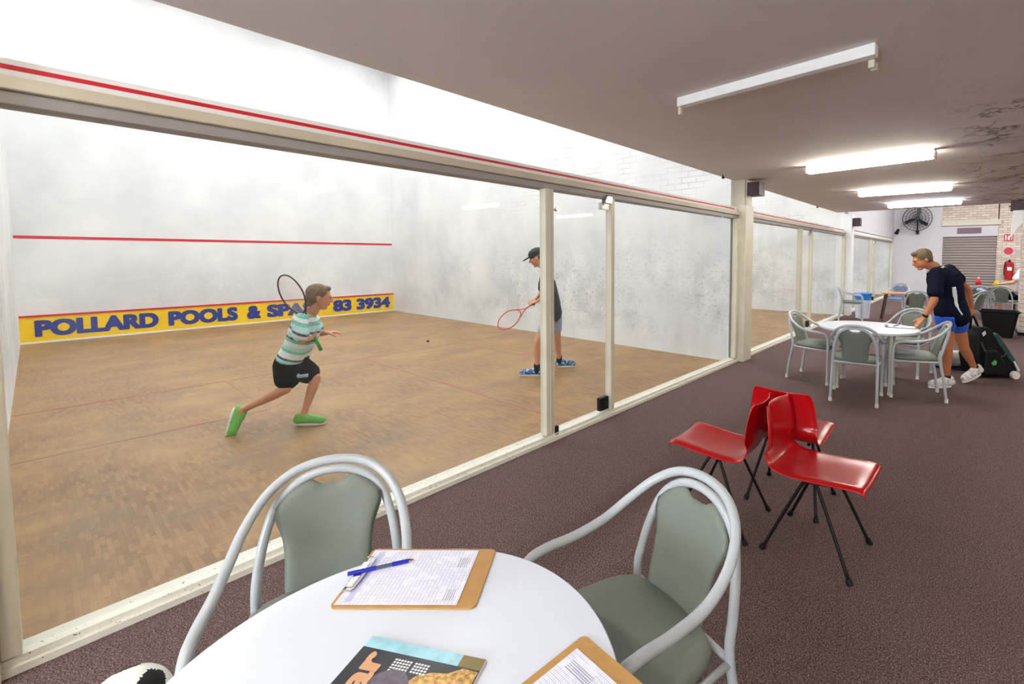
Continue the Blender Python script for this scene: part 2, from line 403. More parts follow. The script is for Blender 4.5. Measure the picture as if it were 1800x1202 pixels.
# ------------------------------------------------------------------ setting
HC = 2.557      # hall ceiling
CC = 6.36       # court ceiling
XF = -9.75      # front wall of the courts
def S(name, bm, mat, **kw): return build(bm, name, mat, kind='structure', **kw)
S('floor', bx(.0, 7, -10.5, 16, -.12, 0), M['carpet'])
S('floor_court', bx(XF-.2, 0, -6.6, 15.2, -.12, 0), M['court_floor'])
c = S('ceiling', bx(-.06, 7, -10.5, 6.2, HC, HC+.25), M['ceiling'])
S('ceiling_far', bx(-.1, 7, 6.2, 15.4, 3.9, 4.1), M['white'])
S('ceiling_court', bx(XF-.2, -.0, -6.7, 15.2, CC, CC+.2), M['white'])
S('wall_bulkhead', bx(.0, 7, 6.2, 6.35, HC+.25, 4.1), M['white'])
S('wall_above', bx(-.1, 0, -10.5, 7.05, HC+.25, CC), M['court_wall'])
COURTS = [(-6.4, 0.0), (.36, 6.78), (7.05, 14.9)]
S('wall_front', bx(XF-.2, XF, -6.8, 15.2, 0, CC), M['court_wall'])
S('wall_left', bx(XF, -.06, -6.65, -6.4, 0, CC), M['court_wall'])
S('wall_court_right', bx(XF, -.06, 0.0, .36, 0, CC), M['court_wall'])
S('wall_court_middle', bx(XF, -.06, 6.78, 7.05, 0, CC), M['court_wall'])
S('wall_court_far', bx(XF, -.06, 14.9, 15.2, 0, CC), M['court_wall'])
S('wall_upper_far', bx(-.06, .03, 7.05, 15.2, 2.2, CC), M['endwhite'])
S('wall_near', bx(-.1, .02, -10.5, -6.62, 0, HC), M['white'])
S('wall_end', bx(-.06, 1.54, 15.2, 15.4, 0, 3.9), M['endwhite'])
bm = bx(1.54, 3.15, 15.22, 15.42, 2.72, 3.9); bx(3.12, 7, 15.22, 15.42, 0, 3.9, bm)
S('wall_end_brick', bm, M['brick'])
S('trim_1', bx(1.54, 3.2, 15.1, 15.25, 2.62, 2.8), M['cream'])
S('wall_end_lintel', bx(1.54, 3.13, 15.2, 15.4, 2.22, 2.66), M['endwhite'])
d = S('door_3', bx(1.56, 3.12, 15.28, 15.34, 0, 2.24), M['shutter'])
build(bx(1.54, 1.58, 15.18, 15.3, 0, 2.24), 'door_frame', M['endwhite'], d)
S('wall_right', bx(6.9, 7, -10.5, 15.4, 0, 3.9), M['brick'])
bm = bx(3.2, 7, -10.6, -10.5, 0, HC); bx(-.1, .9, -10.6, -10.5, 0, HC, bm); bx(.9, 3.2, -10.6, -10.5, 0, .8, bm); bx(.9, 3.2, -10.6, -10.5, 2.3, HC, bm)
S('wall_back', bm, M['endwhite'])
w = S('window_4', bx(.9, 3.2, -10.57, -10.55, .8, 2.3), M['glass'])
bm = bmesh.new()
for x in (.92, 2.05, 3.18): bx(x-.02, x+.02, -10.6, -10.5, .8, 2.3, bm)
build(bm, 'window_frame', M['cream'], w)
# brick column at the far right of the hall
S('wall_column', bx(3.29, 3.85, 5.6, 6.3, 0, 3.9), M['brick'])
S('baseboard_column', bx(3.27, 3.85, 5.57, 6.3, 0, .06), M['black'])
# hard join where the carpet meets the plinth of the glass wall
def glass_bay(n, y0, y1, pa, pb, openings):
    """one court's back wall: sill, header with the red out line, stiles, glass panes and the glass door"""
    sill = S('trim_%d' % (n*10+1), bx(-.07, .03, y0, y1, 0, .05), M['sill'])
    build(bx(.03, .056, y0, y1, 0, .028), 'moulding', M['sill'], sill)
    bm = bx(-.05, .0, y0, y1, 2.1, 2.178)
    hd = S('trim_%d' % (n*10+2), bm, M['white'])
    build(bx(-.05, .055, y0, y1, 2.062, 2.108), 'beam', M['cream_beam'], hd, bevel=.005)
    build(bx(-.08, .028, y0, y1, 2.015, 2.062), 'glass_channel', M['channel'], hd, bevel=.004)
    if n < 3: build(bx(-.001, .003, y0+.02, y1-.1, 2.141, 2.157), 'out_line', M['red_line'], hd)
    k = 3
    for a, b in ((y0, y0+.05), pa, (pb[1]-.05, pb[1]), (y1-.08, y1)):
        st = S('trim_%d' % (n*10+k), bx(-.025, .045, a, b, .06, 2.015), M['cream'], bevel=.004); k += 1
    build(bx(.045, .05, pa[0]+.045, pa[0]+.052, .06, 2.015), 'bead', M['cream_beam'], st)
    S('window_%d' % (n*2-1 if n > 1 else 1), bx(-.008, .004, y0+.05, pa[0], .06, 2.015), M['glass'])
    S('window_%d' % (n*2 if n > 1 else 2), bx(-.008, .004, pb[1], y1-.08, .06, 2.015), M['glass'])
    dn = 'door_%d' % (n if n < 3 else 4)
    d = S(dn, bx(-.004, .008, pa[1]+.01, pb[1]-.06, .075, 2.005), M['glass'])
    yy = pb[1]-.06
    bm = bx(-.02, .024, yy-.12, yy, .07, .19); box(bm, (.02, yy-.06, .13), (.03, .05, .05)); build(bm, 'bottom_hinge', M['black_steel'], d, bevel=.004)
    bm = bx(-.02, .03, yy-.1, yy+.0, 1.91, 1.97); bx(.0, .05, yy-.08, yy+.02, 1.965, 2.03, bm); cyl(bm, (.03, yy-.1, 1.95), (.05, yy-.06, 2.04), .012)
    build(bm, 'top_hinge', M['chrome'], d, bevel=.003)
    bm = bx(.0, .03, pa[1]+.02, pa[1]+.06, .03, .1); build(bm, 'floor_bolt', M['black_steel'], d)
    cyl(bm := bmesh.new(), (-.01, pa[1]+.07, 1.87), (.02, pa[1]+.07, 1.87), .018); build(bm, 'door_stop', M['chrome'], d)
    return hd
glass_bay(1, -6.34, .08, (-3.68, -3.59), (-2.86, -2.80), None)
glass_bay(2, .36, 6.74, (2.95, 3.07), (3.7, 3.78), None)
glass_bay(3, 7.05, 14.9, (10.2, 10.35), (11.0, 11.2), None)
S('trim_50', bx(-.1, .10, -6.75, -6.34, 0, 2.2), M['cream'], bevel=.004)
S('trim_51', bx(-.1, .13, .08, .36, 0, 2.2), M['cream'], bevel=.006)
S('trim_52', bx(-.1, .10, .10, .36, 2.2, HC), M['cream'])
S('trim_53', bx(-.1, .17, 6.74, 7.05, 0, HC), M['white'], bevel=.006)
cyl(bm := bmesh.new(), (.115, .12, 2.2), (.115, .12, HC), .012); S('trim_54', bm, M['cream'])
# court lines painted on floor and walls
def lines(n, y0, y1):
    bm = bx(XF, XF+.004, y0, y1, 1.78, 1.83); S('trim_%d' % (60+n*5), bm, M['red_line'])
    bm = bx(-4.285, -4.235, y0, y1, 0, .002); ym = (y0+y1)/2
    bx(-4.235, -.05, ym-.025, ym+.025, 0, .002, bm)
    for a, b in ((y0, y0+1.6), (y1-1.6, y1)):
        bx(-2.685, -2.635, a, b, 0, .002, bm)
        e = b if a == y0 else a; bx(-4.235, -2.685, e-.025, e+.025, 0, .002, bm)
    S('trim_%d' % (61+n*5), bm, M['floor_line'])
for i, (a, b) in enumerate(COURTS): lines(i, a, b)

# ------------------------------------------------------------------ lettering board (tin) on the front wall
YX = XF+.001
for i, (a, b) in enumerate(COURTS):
    t = root('lettered_board', (XF, (a+b)/2, 0), ['yellow board with dark blue lettering along the foot of the near court front wall', 'yellow board at the foot of the middle court front wall', 'yellow board at the foot of the farthest court front wall'][i], 'board')
    bm = bx(YX, XF+.02, a, b, .03, .45); build(bm, 'panel', M['yellow'], t)
    build(bx(YX, XF+.035, a, b, .45, .48), 'top_strip', M['red_line'], t)
    build(bx(YX, XF+.03, a, b, .0, .03), 'bottom_strip', M['white'], t)
    if i == 0:
        for s, ya, yb in (('POLLARD', -6.24, -4.70), ('POOLS', -4.56, -3.45), ('&', -3.29, -3.03), ('SPAS', -2.92, -1.98), ('83', -1.54, -1.10), ('3934', -.98, -.10)):
            text_mesh('lettering', s, M['navy_ink'], t, (XF+.021, ya, .105), (0, 1, 0), (0, 0, 1), yb-ya, .29, .012, .004, .055)

# ------------------------------------------------------------------ lights
lit_m = emis('lit_tube', (1, .95, .84, 1), 46); lit_h = emis('added_far_tube', (.95, .96, 1, 1), 120); lit_c = emis('lit_tube_cool', (.86, .88, 1, 1), 46)
def batten(x0, x1, y, z, lit, label, nm='ceiling_light', group=None, dy=0):
    t = root(nm, ((x0+x1)/2, y, z), label, 'light', group)
    ang = math.atan2(dy, x1-x0); R = Matrix.Rotation(ang, 3, 'Z'); L = x1-x0; cx = (x0+x1)/2
    def b(name, c, s, mat, bev=.004):
        bm = bmesh.new(); box(bm, Vector((cx, y, z))+R @ Vector(c), s, R); return build(bm, name, mat, t, bevel=bev)
    if lit:
        b('housing', (0, 0, -.015), (L+.03, .09, .03), M['white'])
        bm = bmesh.new()
        p0 = Vector((cx, y, z))+R @ Vector((-L/2, 0, -.06)); p1 = Vector((cx, y, z))+R @ Vector((L/2, 0, -.06))
        box(bm, (p0+p1)/2, (L, .11, .06), R); build(bm, 'diffuser', lit, t, bevel=.015)
        for s in (-1, 1): b('end_cap', (s*(L/2+.012), 0, -.055), (.02, .1, .07), M['cream'])
    else:
        b('housing', (0, 0, -.03), (L, .06, .06), M['white'])
        b('reflector_strip', (.3, .045, -.03), (L*.45, .02, .006), M['cream'])
        for s, oy in ((-1, -.0),): b('lamp_holder', (s*(L/2-.01), oy, -.08), (.02, .03, .06), M['cream'])
        for oy in (-.0, .05): b('lamp_holder', (L/2-.03, oy+.04, -.08), (.03, .022, .04), M['cream'])
    return t
batten(1.04, 2.22, -3.43, HC, None, 'unlit bare white ceiling light with missing tube above the red chairs', dy=-.09)
batten(1.05, 2.27, -.42, HC, lit_m, 'lit warm white ceiling light, largest of the glowing three', dy=-.14)
batten(1.10, 2.30, 2.4, HC, lit_m, 'lit ceiling light in the middle of the glowing three', dy=.04)
batten(1.2, 2.36, 4.75, HC, lit_c, 'lit cool white ceiling light nearest the wall fan', dy=.0)
for i, (x, y) in enumerate(((1.05, -6.9), (4.6, -6.9), (1.05, -9.4), (4.6, -9.4), (4.6, -3.4), (4.6, -.4), (4.6, 2.4))):
    batten(x, x+1.2, y, HC, lit_m if (x > 2 and y > -5) or y < -8 else lit_m, 'lit white ceiling batten outside the picture', group='ceiling battens outside the picture')
court_tube = emis('court_tube', (.96, .98, 1, 1), 49)
for cy in ((-6.4, 0), (.36, 6.78), (7.05, 14.9)):
    for j, x in enumerate((-2.2, -5, -7.8)):
        for k in (.25, .75):
            y = cy[0]+(cy[1]-cy[0])*k
            t = root('court_light', (x, y, CC), 'bright fluorescent court light high on the court ceiling', 'light', 'court ceiling lights')
            build(bx(x-.15, x+.15, y-.75, y+.75, CC-.06, CC+.004), 'housing', M['white'], t)
            build(bx(x-.12, x+.12, y-.72, y+.72, CC-.1, CC-.061), 'diffuser', court_tube, t)
def area(name, loc, rot, sx, sy, e, c):
    l = bpy.data.lights.new(name, 'AREA'); l.shape = 'RECTANGLE'; l.size = sx; l.size_y = sy; l.energy = e; l.color = c
    o = bpy.data.objects.new(name, l); COL.objects.link(o); o.location = loc; o.rotation_euler = rot; return o
area('window_daylight', (2.05, -10.9, 1.6), (math.radians(-90), 0, PI), 2.2, 1.5, 230, (.82, .9, 1))
for i, (x, y) in enumerate(((1.6, 8.3), (1.6, 11.5), (4.2, 8.3), (4.2, 11.5))):  # unseen battens, added to brighten the dark far end of the hall
    batten(x, x+1.2, y, 3.9, lit_h, 'added unseen white batten brightening the far end from the high ceiling', group='added far-end battens')
# ------------------------------------------------------------------ arm chairs
def arm_chair():
    t = root('arm_chair', (0, 0, 0), 'x', 'chair', worldverts=False)
    R_ = .0145
    outer = [(-.228, .215, .0), (-.228, .215, .30), (-.228, .21, .52), (-.229, .182, .585), (-.23, .12, .603), (-.23, .02, .608), (-.228, -.09, .630), (-.212, -.185, .682), (-.170, -.258, .742), (-.098, -.300, .787), (0, -.313, .802)]
    full = outer+[(-x, y, z) for x, y, z in outer[-2::-1]]
    bm = bmesh.new(); tube(bm, catmull(full, 5), R_, 14); build(bm, 'arm_frame', M['frame'], t, smooth=True)
    inner = [(-.208, -.27, 0), (-.205, -.245, .2), (-.200, -.207, .42), (-.195, -.224, .52), (-.178, -.252, .62), (-.146, -.278, .703), (-.082, -.294, .757), (0, -.299, .774)]
    full = inner+[(-x, y, z) for x, y, z in inner[-2::-1]]
    bm = bmesh.new(); tube(bm, catmull(full, 5), R_*.95, 14); build(bm, 'back_frame', M['frame'], t, smooth=True)
    bm = bmesh.new()
    tube(bm, [(-.2, -.21, .405), (.2, -.21, .405)], .011, 10); tube(bm, [(-.228, .19, .395), (.228, .19, .395)], .011, 10)
    for s in (-1, 1): tube(bm, [(s*.2, -.21, .402), (s*.227, .2, .396)], .010, 10)
    build(bm, 'seat_rails', M['frame'], t, smooth=True)
    # seat pad
    bm = bmesh.new(); n = 32; rings = []
    for (k, z) in ((.93, .405), (1.0, .415), (1.01, .432), (.985, .447), (.93, .456), (.6, .462), (.25, .462)):
        r = []
        for i in range(n):
            a = 2*PI*i/n; ca, sa = math.cos(a), math.sin(a)
            e = 4.2; q = (abs(ca)**e+abs(sa)**e)**(-1/e)
            w = .208+.012*sa
            x = w*q*ca*k; y = .205*q*sa*k+.005
            zz = z-(.012*max(0, sa*q)**3 if z > .42 else 0)
            r.append(bm.verts.new((x, y, zz)))
        rings.append(r)
    for a, b in zip(rings, rings[1:]):
        for i in range(n): bm.faces.new((a[i], a[(i+1) % n], b[(i+1) % n], b[i]))
    bm.faces.new(rings[0][::-1]); bm.faces.new(rings[-1]); build(bm, 'seat', M['fabric'], t, smooth=True)
    # waisted back pad with the hand hole below the arch
    ts = [0, .12, .25, .38, .5, .6, .68, .76, .84, .9, .95, .985, 1]
    wk = [(0, .116), (.25, .120), (.5, .122), (.68, .129), (.82, .145), (.9, .152), (1, .150)]
    def wid(t):
        for (a, b), (c_, d_) in zip(wk, wk[1:]):
            if t <= c_: return b+(d_-b)*((t-a)/(c_-a))**1.2
    def arch(x):
        x = abs(x); P_ = [(0, .774), (.045, .769), (.082, .757), (.118, .735), (.148, .702)]
        for (a, b), (c_, d_) in zip(P_, P_[1:]):
            if x <= c_: return b+(d_-b)*(x-a)/(c_-a)
        return .70
    bm = bmesh.new(); cols = 20; th = .028; front = []; back = []
    for tt in ts:
        fr, bk = [], []
        for jj in range(cols+1):
            u = -1+2*jj/cols; x = u*wid(tt)
            top = arch(u*.148)-.010-.030*max(0, 1-(abs(u)/.36)**3)
            zz = .40+(top-.40)*tt
            yb = -.203-.30*max(0, zz-.45)+.022*u*u
            edge = max(0, 1-abs(u)**10)*(1-max(0, (tt-.93)/.07)**3*.9)
            fr.append(bm.verts.new((x, yb+th*.5*edge, zz))); bk.append(bm.verts.new((x, yb-th*.5*edge, zz)))
        front.append(fr); back.append(bk)
    for A, flip in ((front, 1), (back, 0)):
        for a, b in zip(A, A[1:]):
            for j in range(cols):
                q = (a[j], a[j+1], b[j+1], b[j]); bm.faces.new(q[::-1] if flip else q)
    for a, b in ((front[0], back[0]), (back[-1], front[-1])):
        for j in range(cols): bm.faces.new((a[j], a[j+1], b[j+1], b[j]))
    for j in (0, cols):
        for i in range(len(ts)-1):
            q = (front[i][j], front[i+1][j], back[i+1][j], back[i][j]); bm.faces.new(q if j else q[::-1])
    bmesh.ops.remove_doubles(bm, verts=bm.verts, dist=1e-5); bmesh.ops.recalc_face_normals(bm, faces=bm.faces)
    build(bm, 'backrest', M['fabric'], t, smooth=True)
    for x, y in ((-.228, .215), (.228, .215), (-.208, -.27), (.208, -.27)):
        bm = bmesh.new(); cyl(bm, (x, y, 0), (x, y, .04), .0175, .0165, 14); build(bm, 'rubber_foot', M['cap'], t, smooth=False)
    return t
proto = arm_chair()
G = 'grey tubular arm chairs'
chairs = [
    (1.258, -5.741, 242.0, 'grey tubular arm chair between the white foreground table and the glass wall', None),
    (1.925, -5.21, 162.6, 'grey tubular arm chair right of the foreground table, its seat fully in view', None),
    (1.691, -.746, 5.7, 'green-backed arm chair with its back to us at the far round table', None),
    (1.16, -.196, 262.5, 'grey arm chair on the glass wall side of the far round table', None),
    (2.137, -.231, 104, 'grey arm chair right of the far round table, beside the man in navy polo', None),
    (1.96, .82, 165, 'grey arm chair behind the far round table, under the man\'s reaching arm', None),
    (.376, 5.921, 282.8, 'grey arm chair standing side-on in front of the blue tub', None),
    (1.66, 5.43, 8, 'green-backed arm chair at the small wooden table, back towards us', None),
    (1.08, 7.55, 172, 'blue-grey arm chair behind the small wooden table', 'fabric2'),
    (2.50, 6.0, 60, 'grey arm chair with a pale towel on it behind the man', None),
    (2.62, 8.2, 10, 'grey arm chair at the left end of the dark table by the shutter', None),
    (3.15, 8.35, -15, 'grey arm chair at the right end of the dark table by the shutter', None),
]
for i, (x, y, a, lb, alt) in enumerate(chairs):
    o = proto if i == 0 else copy_tree(proto)
    o.location = (x, y, 0); o.rotation_euler = (0, 0, math.radians(a)); o['label'] = lb; o['group'] = G
    if alt:
        for ch in [c for c in COL.objects if c.parent == o and c.name.split('.')[0] in ('seat', 'backrest')]:
            ch.data = ch.data.copy(); ch.data.materials[0] = M[alt]

# ------------------------------------------------------------------ round tables
def round_table(x, y, r, z, label, leg_d, a0, nleg=4):
    t = root('round_table', (x, y, 0), label, 'table', 'white round tables')
    bm = bmesh.new(); cyl(bm, (x, y, z-.022), (x, y, z), r, r, 96); build(bm, 'tabletop', M['laminate'], t, bevel=.003)
    bm = bmesh.new(); cyl(bm, (x, y, z-.0221), (x, y, z-.005), r+.0015, r+.0015, 96)
    build(bm, 'edge_band', M['edge'], t)
    bm = bmesh.new()
    pts = [(x+leg_d*math.cos(a0+i*PI*2/nleg), y+leg_d*math.sin(a0+i*PI*2/nleg)) for i in range(nleg)]
    for i in range(nleg):
        a, b = pts[i], pts[(i+1) % nleg]; tube(bm, [(a[0], a[1], z-.035), (b[0], b[1], z-.035)], .0125, 8)
    build(bm, 'under_frame', M['cream_leg'], t)
    for a in pts:
        bm = bmesh.new(); cyl(bm, (a[0], a[1], .02), (a[0], a[1], z-.023), .017); l = build(bm, 'leg', M['cream_leg'], t, smooth=False)
        bm = bmesh.new(); cyl(bm, (a[0], a[1], 0), (a[0], a[1], .03), .02); build(bm, 'rubber_foot', M['cap'], l)
    return t
TZ = .69
round_table(1.85, -5.833, .4275, TZ, 'white round table in the foreground holding clipboards and a magazine', .26, .3)
round_table(1.69, -.2, .50, TZ, 'white round table further down the hall ringed by four arm chairs', .36, math.atan2(-.24, .27))

# ------------------------------------------------------------------ red chairs
def red_chair():
    t = root('plastic_chair', (0, 0, 0), 'x', 'chair', worldverts=False)
    prof = [(.246, .415), (.242, .430), (.21, .438), (.12, .430), (.0, .418), (-.10, .416), (-.16, .426), (-.19, .455), (-.203, .50), (-.208, .56), (-.214, .625), (-.225, .685), (-.233, .712), (-.240, .718)]
    W = [.19, .198, .20, .202, .203, .203, .202, .20, .197, .192, .182, .170, .158, .148]
    P = catmull([(0, a, b) for a, b in prof], 3); Wd = []
    for i in range(len(P)):
        k = min(i/3, len(W)-1); a = int(k); b = min(a+1, len(W)-1); Wd.append(W[a]+(W[b]-W[a])*(k-a))
    bm = bmesh.new(); cols = 16; rows = []
    for i, (p, w) in enumerate(zip(P, Wd)):
        T = (P[min(i+1, len(P)-1)]-P[max(i-1, 0)]).normalized(); nn = Vector((0, T.z, -T.y))   # towards the sitter
        if nn.z < 0 and p.y > -.1: nn = -nn
        row = []; isback = p.z > .5
        for j in range(cols+1):
            u = -1+2*j/cols
            lift = (.016 if not isback else .04)*abs(u)**2.6
            lip = -.02*max(0, (abs(u)-.86)/.14)
            n2 = Vector((0, 1, 0)) if isback else (Vector((0, .0, 1)) if p.y > -.12 else Vector((0, .6, .8)))
            row.append(bm.verts.new(Vector((u*w, p.y, p.z))+n2*(lift+lip)))
        rows.append(row)
    for a, b in zip(rows, rows[1:]):
        for j in range(cols): bm.faces.new((a[j], a[j+1], b[j+1], b[j]))
    bmesh.ops.recalc_face_normals(bm, faces=bm.faces)
    o = build(bm, 'seat_shell', M['red_plastic'], t, smooth=True)
    s = o.modifiers.new('Solid', 'SOLIDIFY'); s.thickness = .006; s.offset = 0
    sb = o.modifiers.new('Sub', 'SUBSURF'); sb.levels = 1; sb.render_levels = 1
    bm = bmesh.new()
    for s in (-1, 1):
        tube(bm, catmull([(s*.13, .12, .408), (s*.12, .03, .385), (s*.12, -.03, .385), (s*.13, -.12, .402)], 4), .009, 8)
    tube(bm, [(-.12, .03, .387), (.12, .03, .387)], .009, 8); tube(bm, [(-.12, -.03, .387), (.12, -.03, .387)], .009, 8)
    build(bm, 'under_frame', M['black_steel'], t, smooth=True)
    for sx in (-1, 1):
        for sy in (-1, 1):
            bm = bmesh.new(); tube(bm, catmull([(sx*.12, sy*.01, .395), (sx*.135, sy*.04, .36), (sx*.165, sy*.115, .2), (sx*.2, sy*.198, .012)], 4), .0085, 10)
            l = build(bm, 'leg', M['black_steel'], t, smooth=True)
            bm = bmesh.new(); cyl(bm, (sx*.198, sy*.194, .024), (sx*.203, sy*.205, 0.0), .0125, .015, 12); build(bm, 'rubber_foot', M['black'], l)
    return t
rp = red_chair()
for i, (x, y, a, lb) in enumerate(((2.06, -3.715, -92, 'red plastic chair facing right, nearest of the back-to-back red trio'), (1.56, -3.75, 93, 'red plastic chair facing left towards the glass wall'), (1.80, -3.29, 0, 'red plastic chair behind the other two, facing away from us'))):
    o = rp if i == 0 else copy_tree(rp)
    o.location = (x, y, 0); o.rotation_euler = (0, 0, math.radians(a)); o['label'] = lb; o['group'] = 'red shell chairs back to back'

# ------------------------------------------------------------------ things on the tables
def frameM(o, xd):
    X = Vector(xd); X.z = 0; X.normalize(); Z = Vector((0, 0, 1)); Y = Z.cross(X)
    return Matrix(((X.x, Y.x, 0, o[0]), (X.y, Y.y, 0, o[1]), (0, 0, 1, o[2]), (0, 0, 0, 1)))
def clipboard(c, xd, w, h, label, clip=True, clipmat=None, bmat=None):
    """xd: direction from the clip end to the bottom end"""
    t = root('clipboard', (c[0], c[1], c[2]), label, 'clipboard'); m = frameM(c, xd)
    bm = bmesh.new(); poly_slab(bm, rrect(h, w, .014), .004, m); build(bm, 'board', bmat or M['hardboard'], t)
    if clip:
        bm = bmesh.new()
        tube(bm, [m @ Vector(p) for p in catmull([(-h/2+.004, -.055, .006), (-h/2+.004, .055, .006), (-h/2+.012, .06, .012), (-h/2+.030, .052, .009), (-h/2+.030, -.052, .009), (-h/2+.012, -.06, .012)], 4, True)], .0016, 8, True)
        box(bm, m @ Vector((-h/2+.012, 0, .0065)), (.016, .09, .003), m.to_3x3()); build(bm, 'wire_clip', M['chrome'], t)
    return t, m
# near clipboard
c1 = Vector((1.606, -5.63, TZ+.0005)); xd = Vector((.257, .209, 0))
clipboard(c1, xd, .212, .332, 'tan clipboard with wire clip lying at the back of the foreground table')
m = frameM(c1, xd); pm = paper_mat('printed_score_sheet', math.atan2(xd.y, xd.x))
bm = bmesh.new(); poly_slab(bm, [(-.158, -.098), (.122, -.098), (.122, .098), (-.158, .098)], .0006, m @ Matrix.Translation((0, 0, .0048)))
pp = tag(build(bm, 'paper_sheet', M['white'], None), 'printed white form on the clipboard beneath the blue pen', 'paper')
pp.data.materials[0] = pm
def print_lines(par, mtx, clusters, band):
    for (x0, y0, n_, w_) in clusters:
        bm = bmesh.new()
        for i in range(n_): poly_slab(bm, [(x0+i*.005, y0), (x0+i*.005+.0012, y0), (x0+i*.005+.0012, y0+w_), (x0+i*.005, y0+w_)], .0002, mtx @ Matrix.Translation((0, 0, .00541)))
        build(bm, 'print_lines', M['print_grey'], par)
    bm = bmesh.new(); poly_slab(bm, band, .0002, mtx @ Matrix.Translation((0, 0, .00541))); build(bm, 'header_band', M['lilac'], par)
M['print_grey'] = simple('grey_print', srgb(110, 110, 130), .6); M['lilac'] = simple('lilac_print', srgb(186, 188, 222), .6)
print_lines(pp, m, [(.085, -.085, 5, .035), (.085, .03, 5, .035)], [(-.14, -.09), (-.126, -.09), (-.126, .09), (-.14, .09)])
p_root = root('pen', (1.505, -5.68, TZ+.011), 'blue ballpoint pen lying across the form on the clipboard', 'pen')
a, b = Vector((1.47, -5.745, TZ+.0105)), Vector((1.545, -5.612, TZ+.0105)); d = (b-a)
bm = bmesh.new(); cyl(bm, a+d*.0, a+d*.42, .0048, .0052, 14); build(bm, 'barrel', M['blue_plastic'], p_root)
bm = bmesh.new(); cyl(bm, a+d*.42, a+d*.66, .0042, .0042, 14); build(bm, 'clear_shaft', simple('smoky_pen_shaft', srgb(70, 80, 110), .2), p_root)
bm = bmesh.new(); cyl(bm, a+d*.66, a+d*.92, .0052, .005, 14); build(bm, 'grip', M['blue_plastic'], p_root)
bm = bmesh.new(); cyl(bm, a+d*.92, b, .0048, .001, 14); build(bm, 'tip', M['chrome'], p_root)
# right clipboard
c2 = Vector((2.12, -5.665, TZ+.0005)); e1 = (Vector((2.209, -5.516))-Vector((2.039, -5.505)))
# top corner (2.039,-5.505); long axis runs towards the camera
dl = (Vector((2.023, -5.665, 0))-Vector((2.039, -5.505, 0))).normalized(); xs = -dl
ctr = Vector((2.039, -5.505, 0))+dl*.16+Vector((0, 0, 1)).cross(dl)*.113
ctr.z = TZ+.0005
clipboard(ctr, -dl, .222, .32, 'tan clipboard hanging over the right edge of the foreground table', True)
m = frameM(ctr, -dl); pm2 = paper_mat('printed_entry_form', math.atan2(-dl.y, -dl.x))
bm = bmesh.new(); poly_slab(bm, [(-.15, -.095), (.125, -.095), (.125, .095), (-.15, .095)], .0006, m @ Matrix.Translation((0, 0, .0048)))
pp = tag(build(bm, 'paper_sheet', pm2, None), 'printed white form on the clipboard at the table\'s right edge', 'paper')
print_lines(pp, m, [(.08, -.075, 6, .04), (.08, .02, 5, .06)], [(-.14, -.09), (-.126, -.09), (-.126, .09), (-.14, .09)])
# magazine
O = Vector((1.702, -5.79, TZ+.0005)); X = (Vector((1.933, -5.675, 0))-Vector((1.702, -5.79, 0))).normalized(); Y = Vector((0, 0, 1)).cross(X)  # Y away from camera
mg = root('magazine', O, 'glossy magazine with a dark cover and tan title on the foreground table', 'magazine')
W_, H_ = .258, .21
mm = Matrix(((X.x, Y.x, 0, O.x), (X.y, Y.y, 0, O.y), (0, 0, 1, O.z), (0, 0, 0, 1)))
# cover runs to the camera: local y from 0 to -H_
def patch(nm, pts, mat, z, th=.0004):
    bm = bmesh.new(); poly_slab(bm, pts, th, mm @ Matrix.Translation((0, 0, z))); return build(bm, nm, mat, mg)
patch('pages', [(0, -H_), (W_, -H_), (W_, 0), (0, 0)], M['white'], 0, .005)
patch('cover', [(0, -H_), (W_, -H_), (W_, -.026), (0, -.026)], M['dark_print'], .005)
patch('blue_band', [(0, -.026), (.21, -.026), (.21, 0), (0, 0)], M['blue_print'], .005)
patch('olive_band', [(.21, -.026), (W_, -.026), (W_, 0), (.21, 0)], M['olive_print'], .005)
hat = [(.105+.05*math.cos(a), -.125+.066*math.sin(a)) for a in [i*PI*2/40 for i in range(40)]]
patch('hat_picture', hat, M['hat_print'], .0056)
gold = [(.11, -H_), (.252, -H_), (.256, -.03), (.225, -.028), (.2, -.045), (.17, -.05), (.145, -.062), (.13, -.09)]
patch('hair_picture', gold, M['gold_pile'], .0052, .0003)
face = [(.095+.03*math.cos(a), -.2+.03*math.sin(a)) for a in [i*PI*2/24 for i in range(24)]]
text_mesh('title_lettering', 'llar', M['tan_print'], mg, mm @ Vector((.066, -.158, .0052)), Y, -X, .126, .056, .012, .0003, .035)
for r_ in range(2):
    bm = bmesh.new()
    for i in range(5 if r_ == 0 else 4):
        x0 = (.108 if r_ == 0 else .152)-.0
        for q in range(6 if r_ == 0 else 5):
            y0 = -.041-.006*i; xx = x0-.024+.0065*q
            poly_slab(bm, [(xx, y0), (xx+.0045, y0), (xx+.0045, y0+.0035), (xx, y0+.0035)], .0003, mm @ Matrix.Translation((0, 0, .0056)))
    build(bm, 'small_print', M['white'], mg)
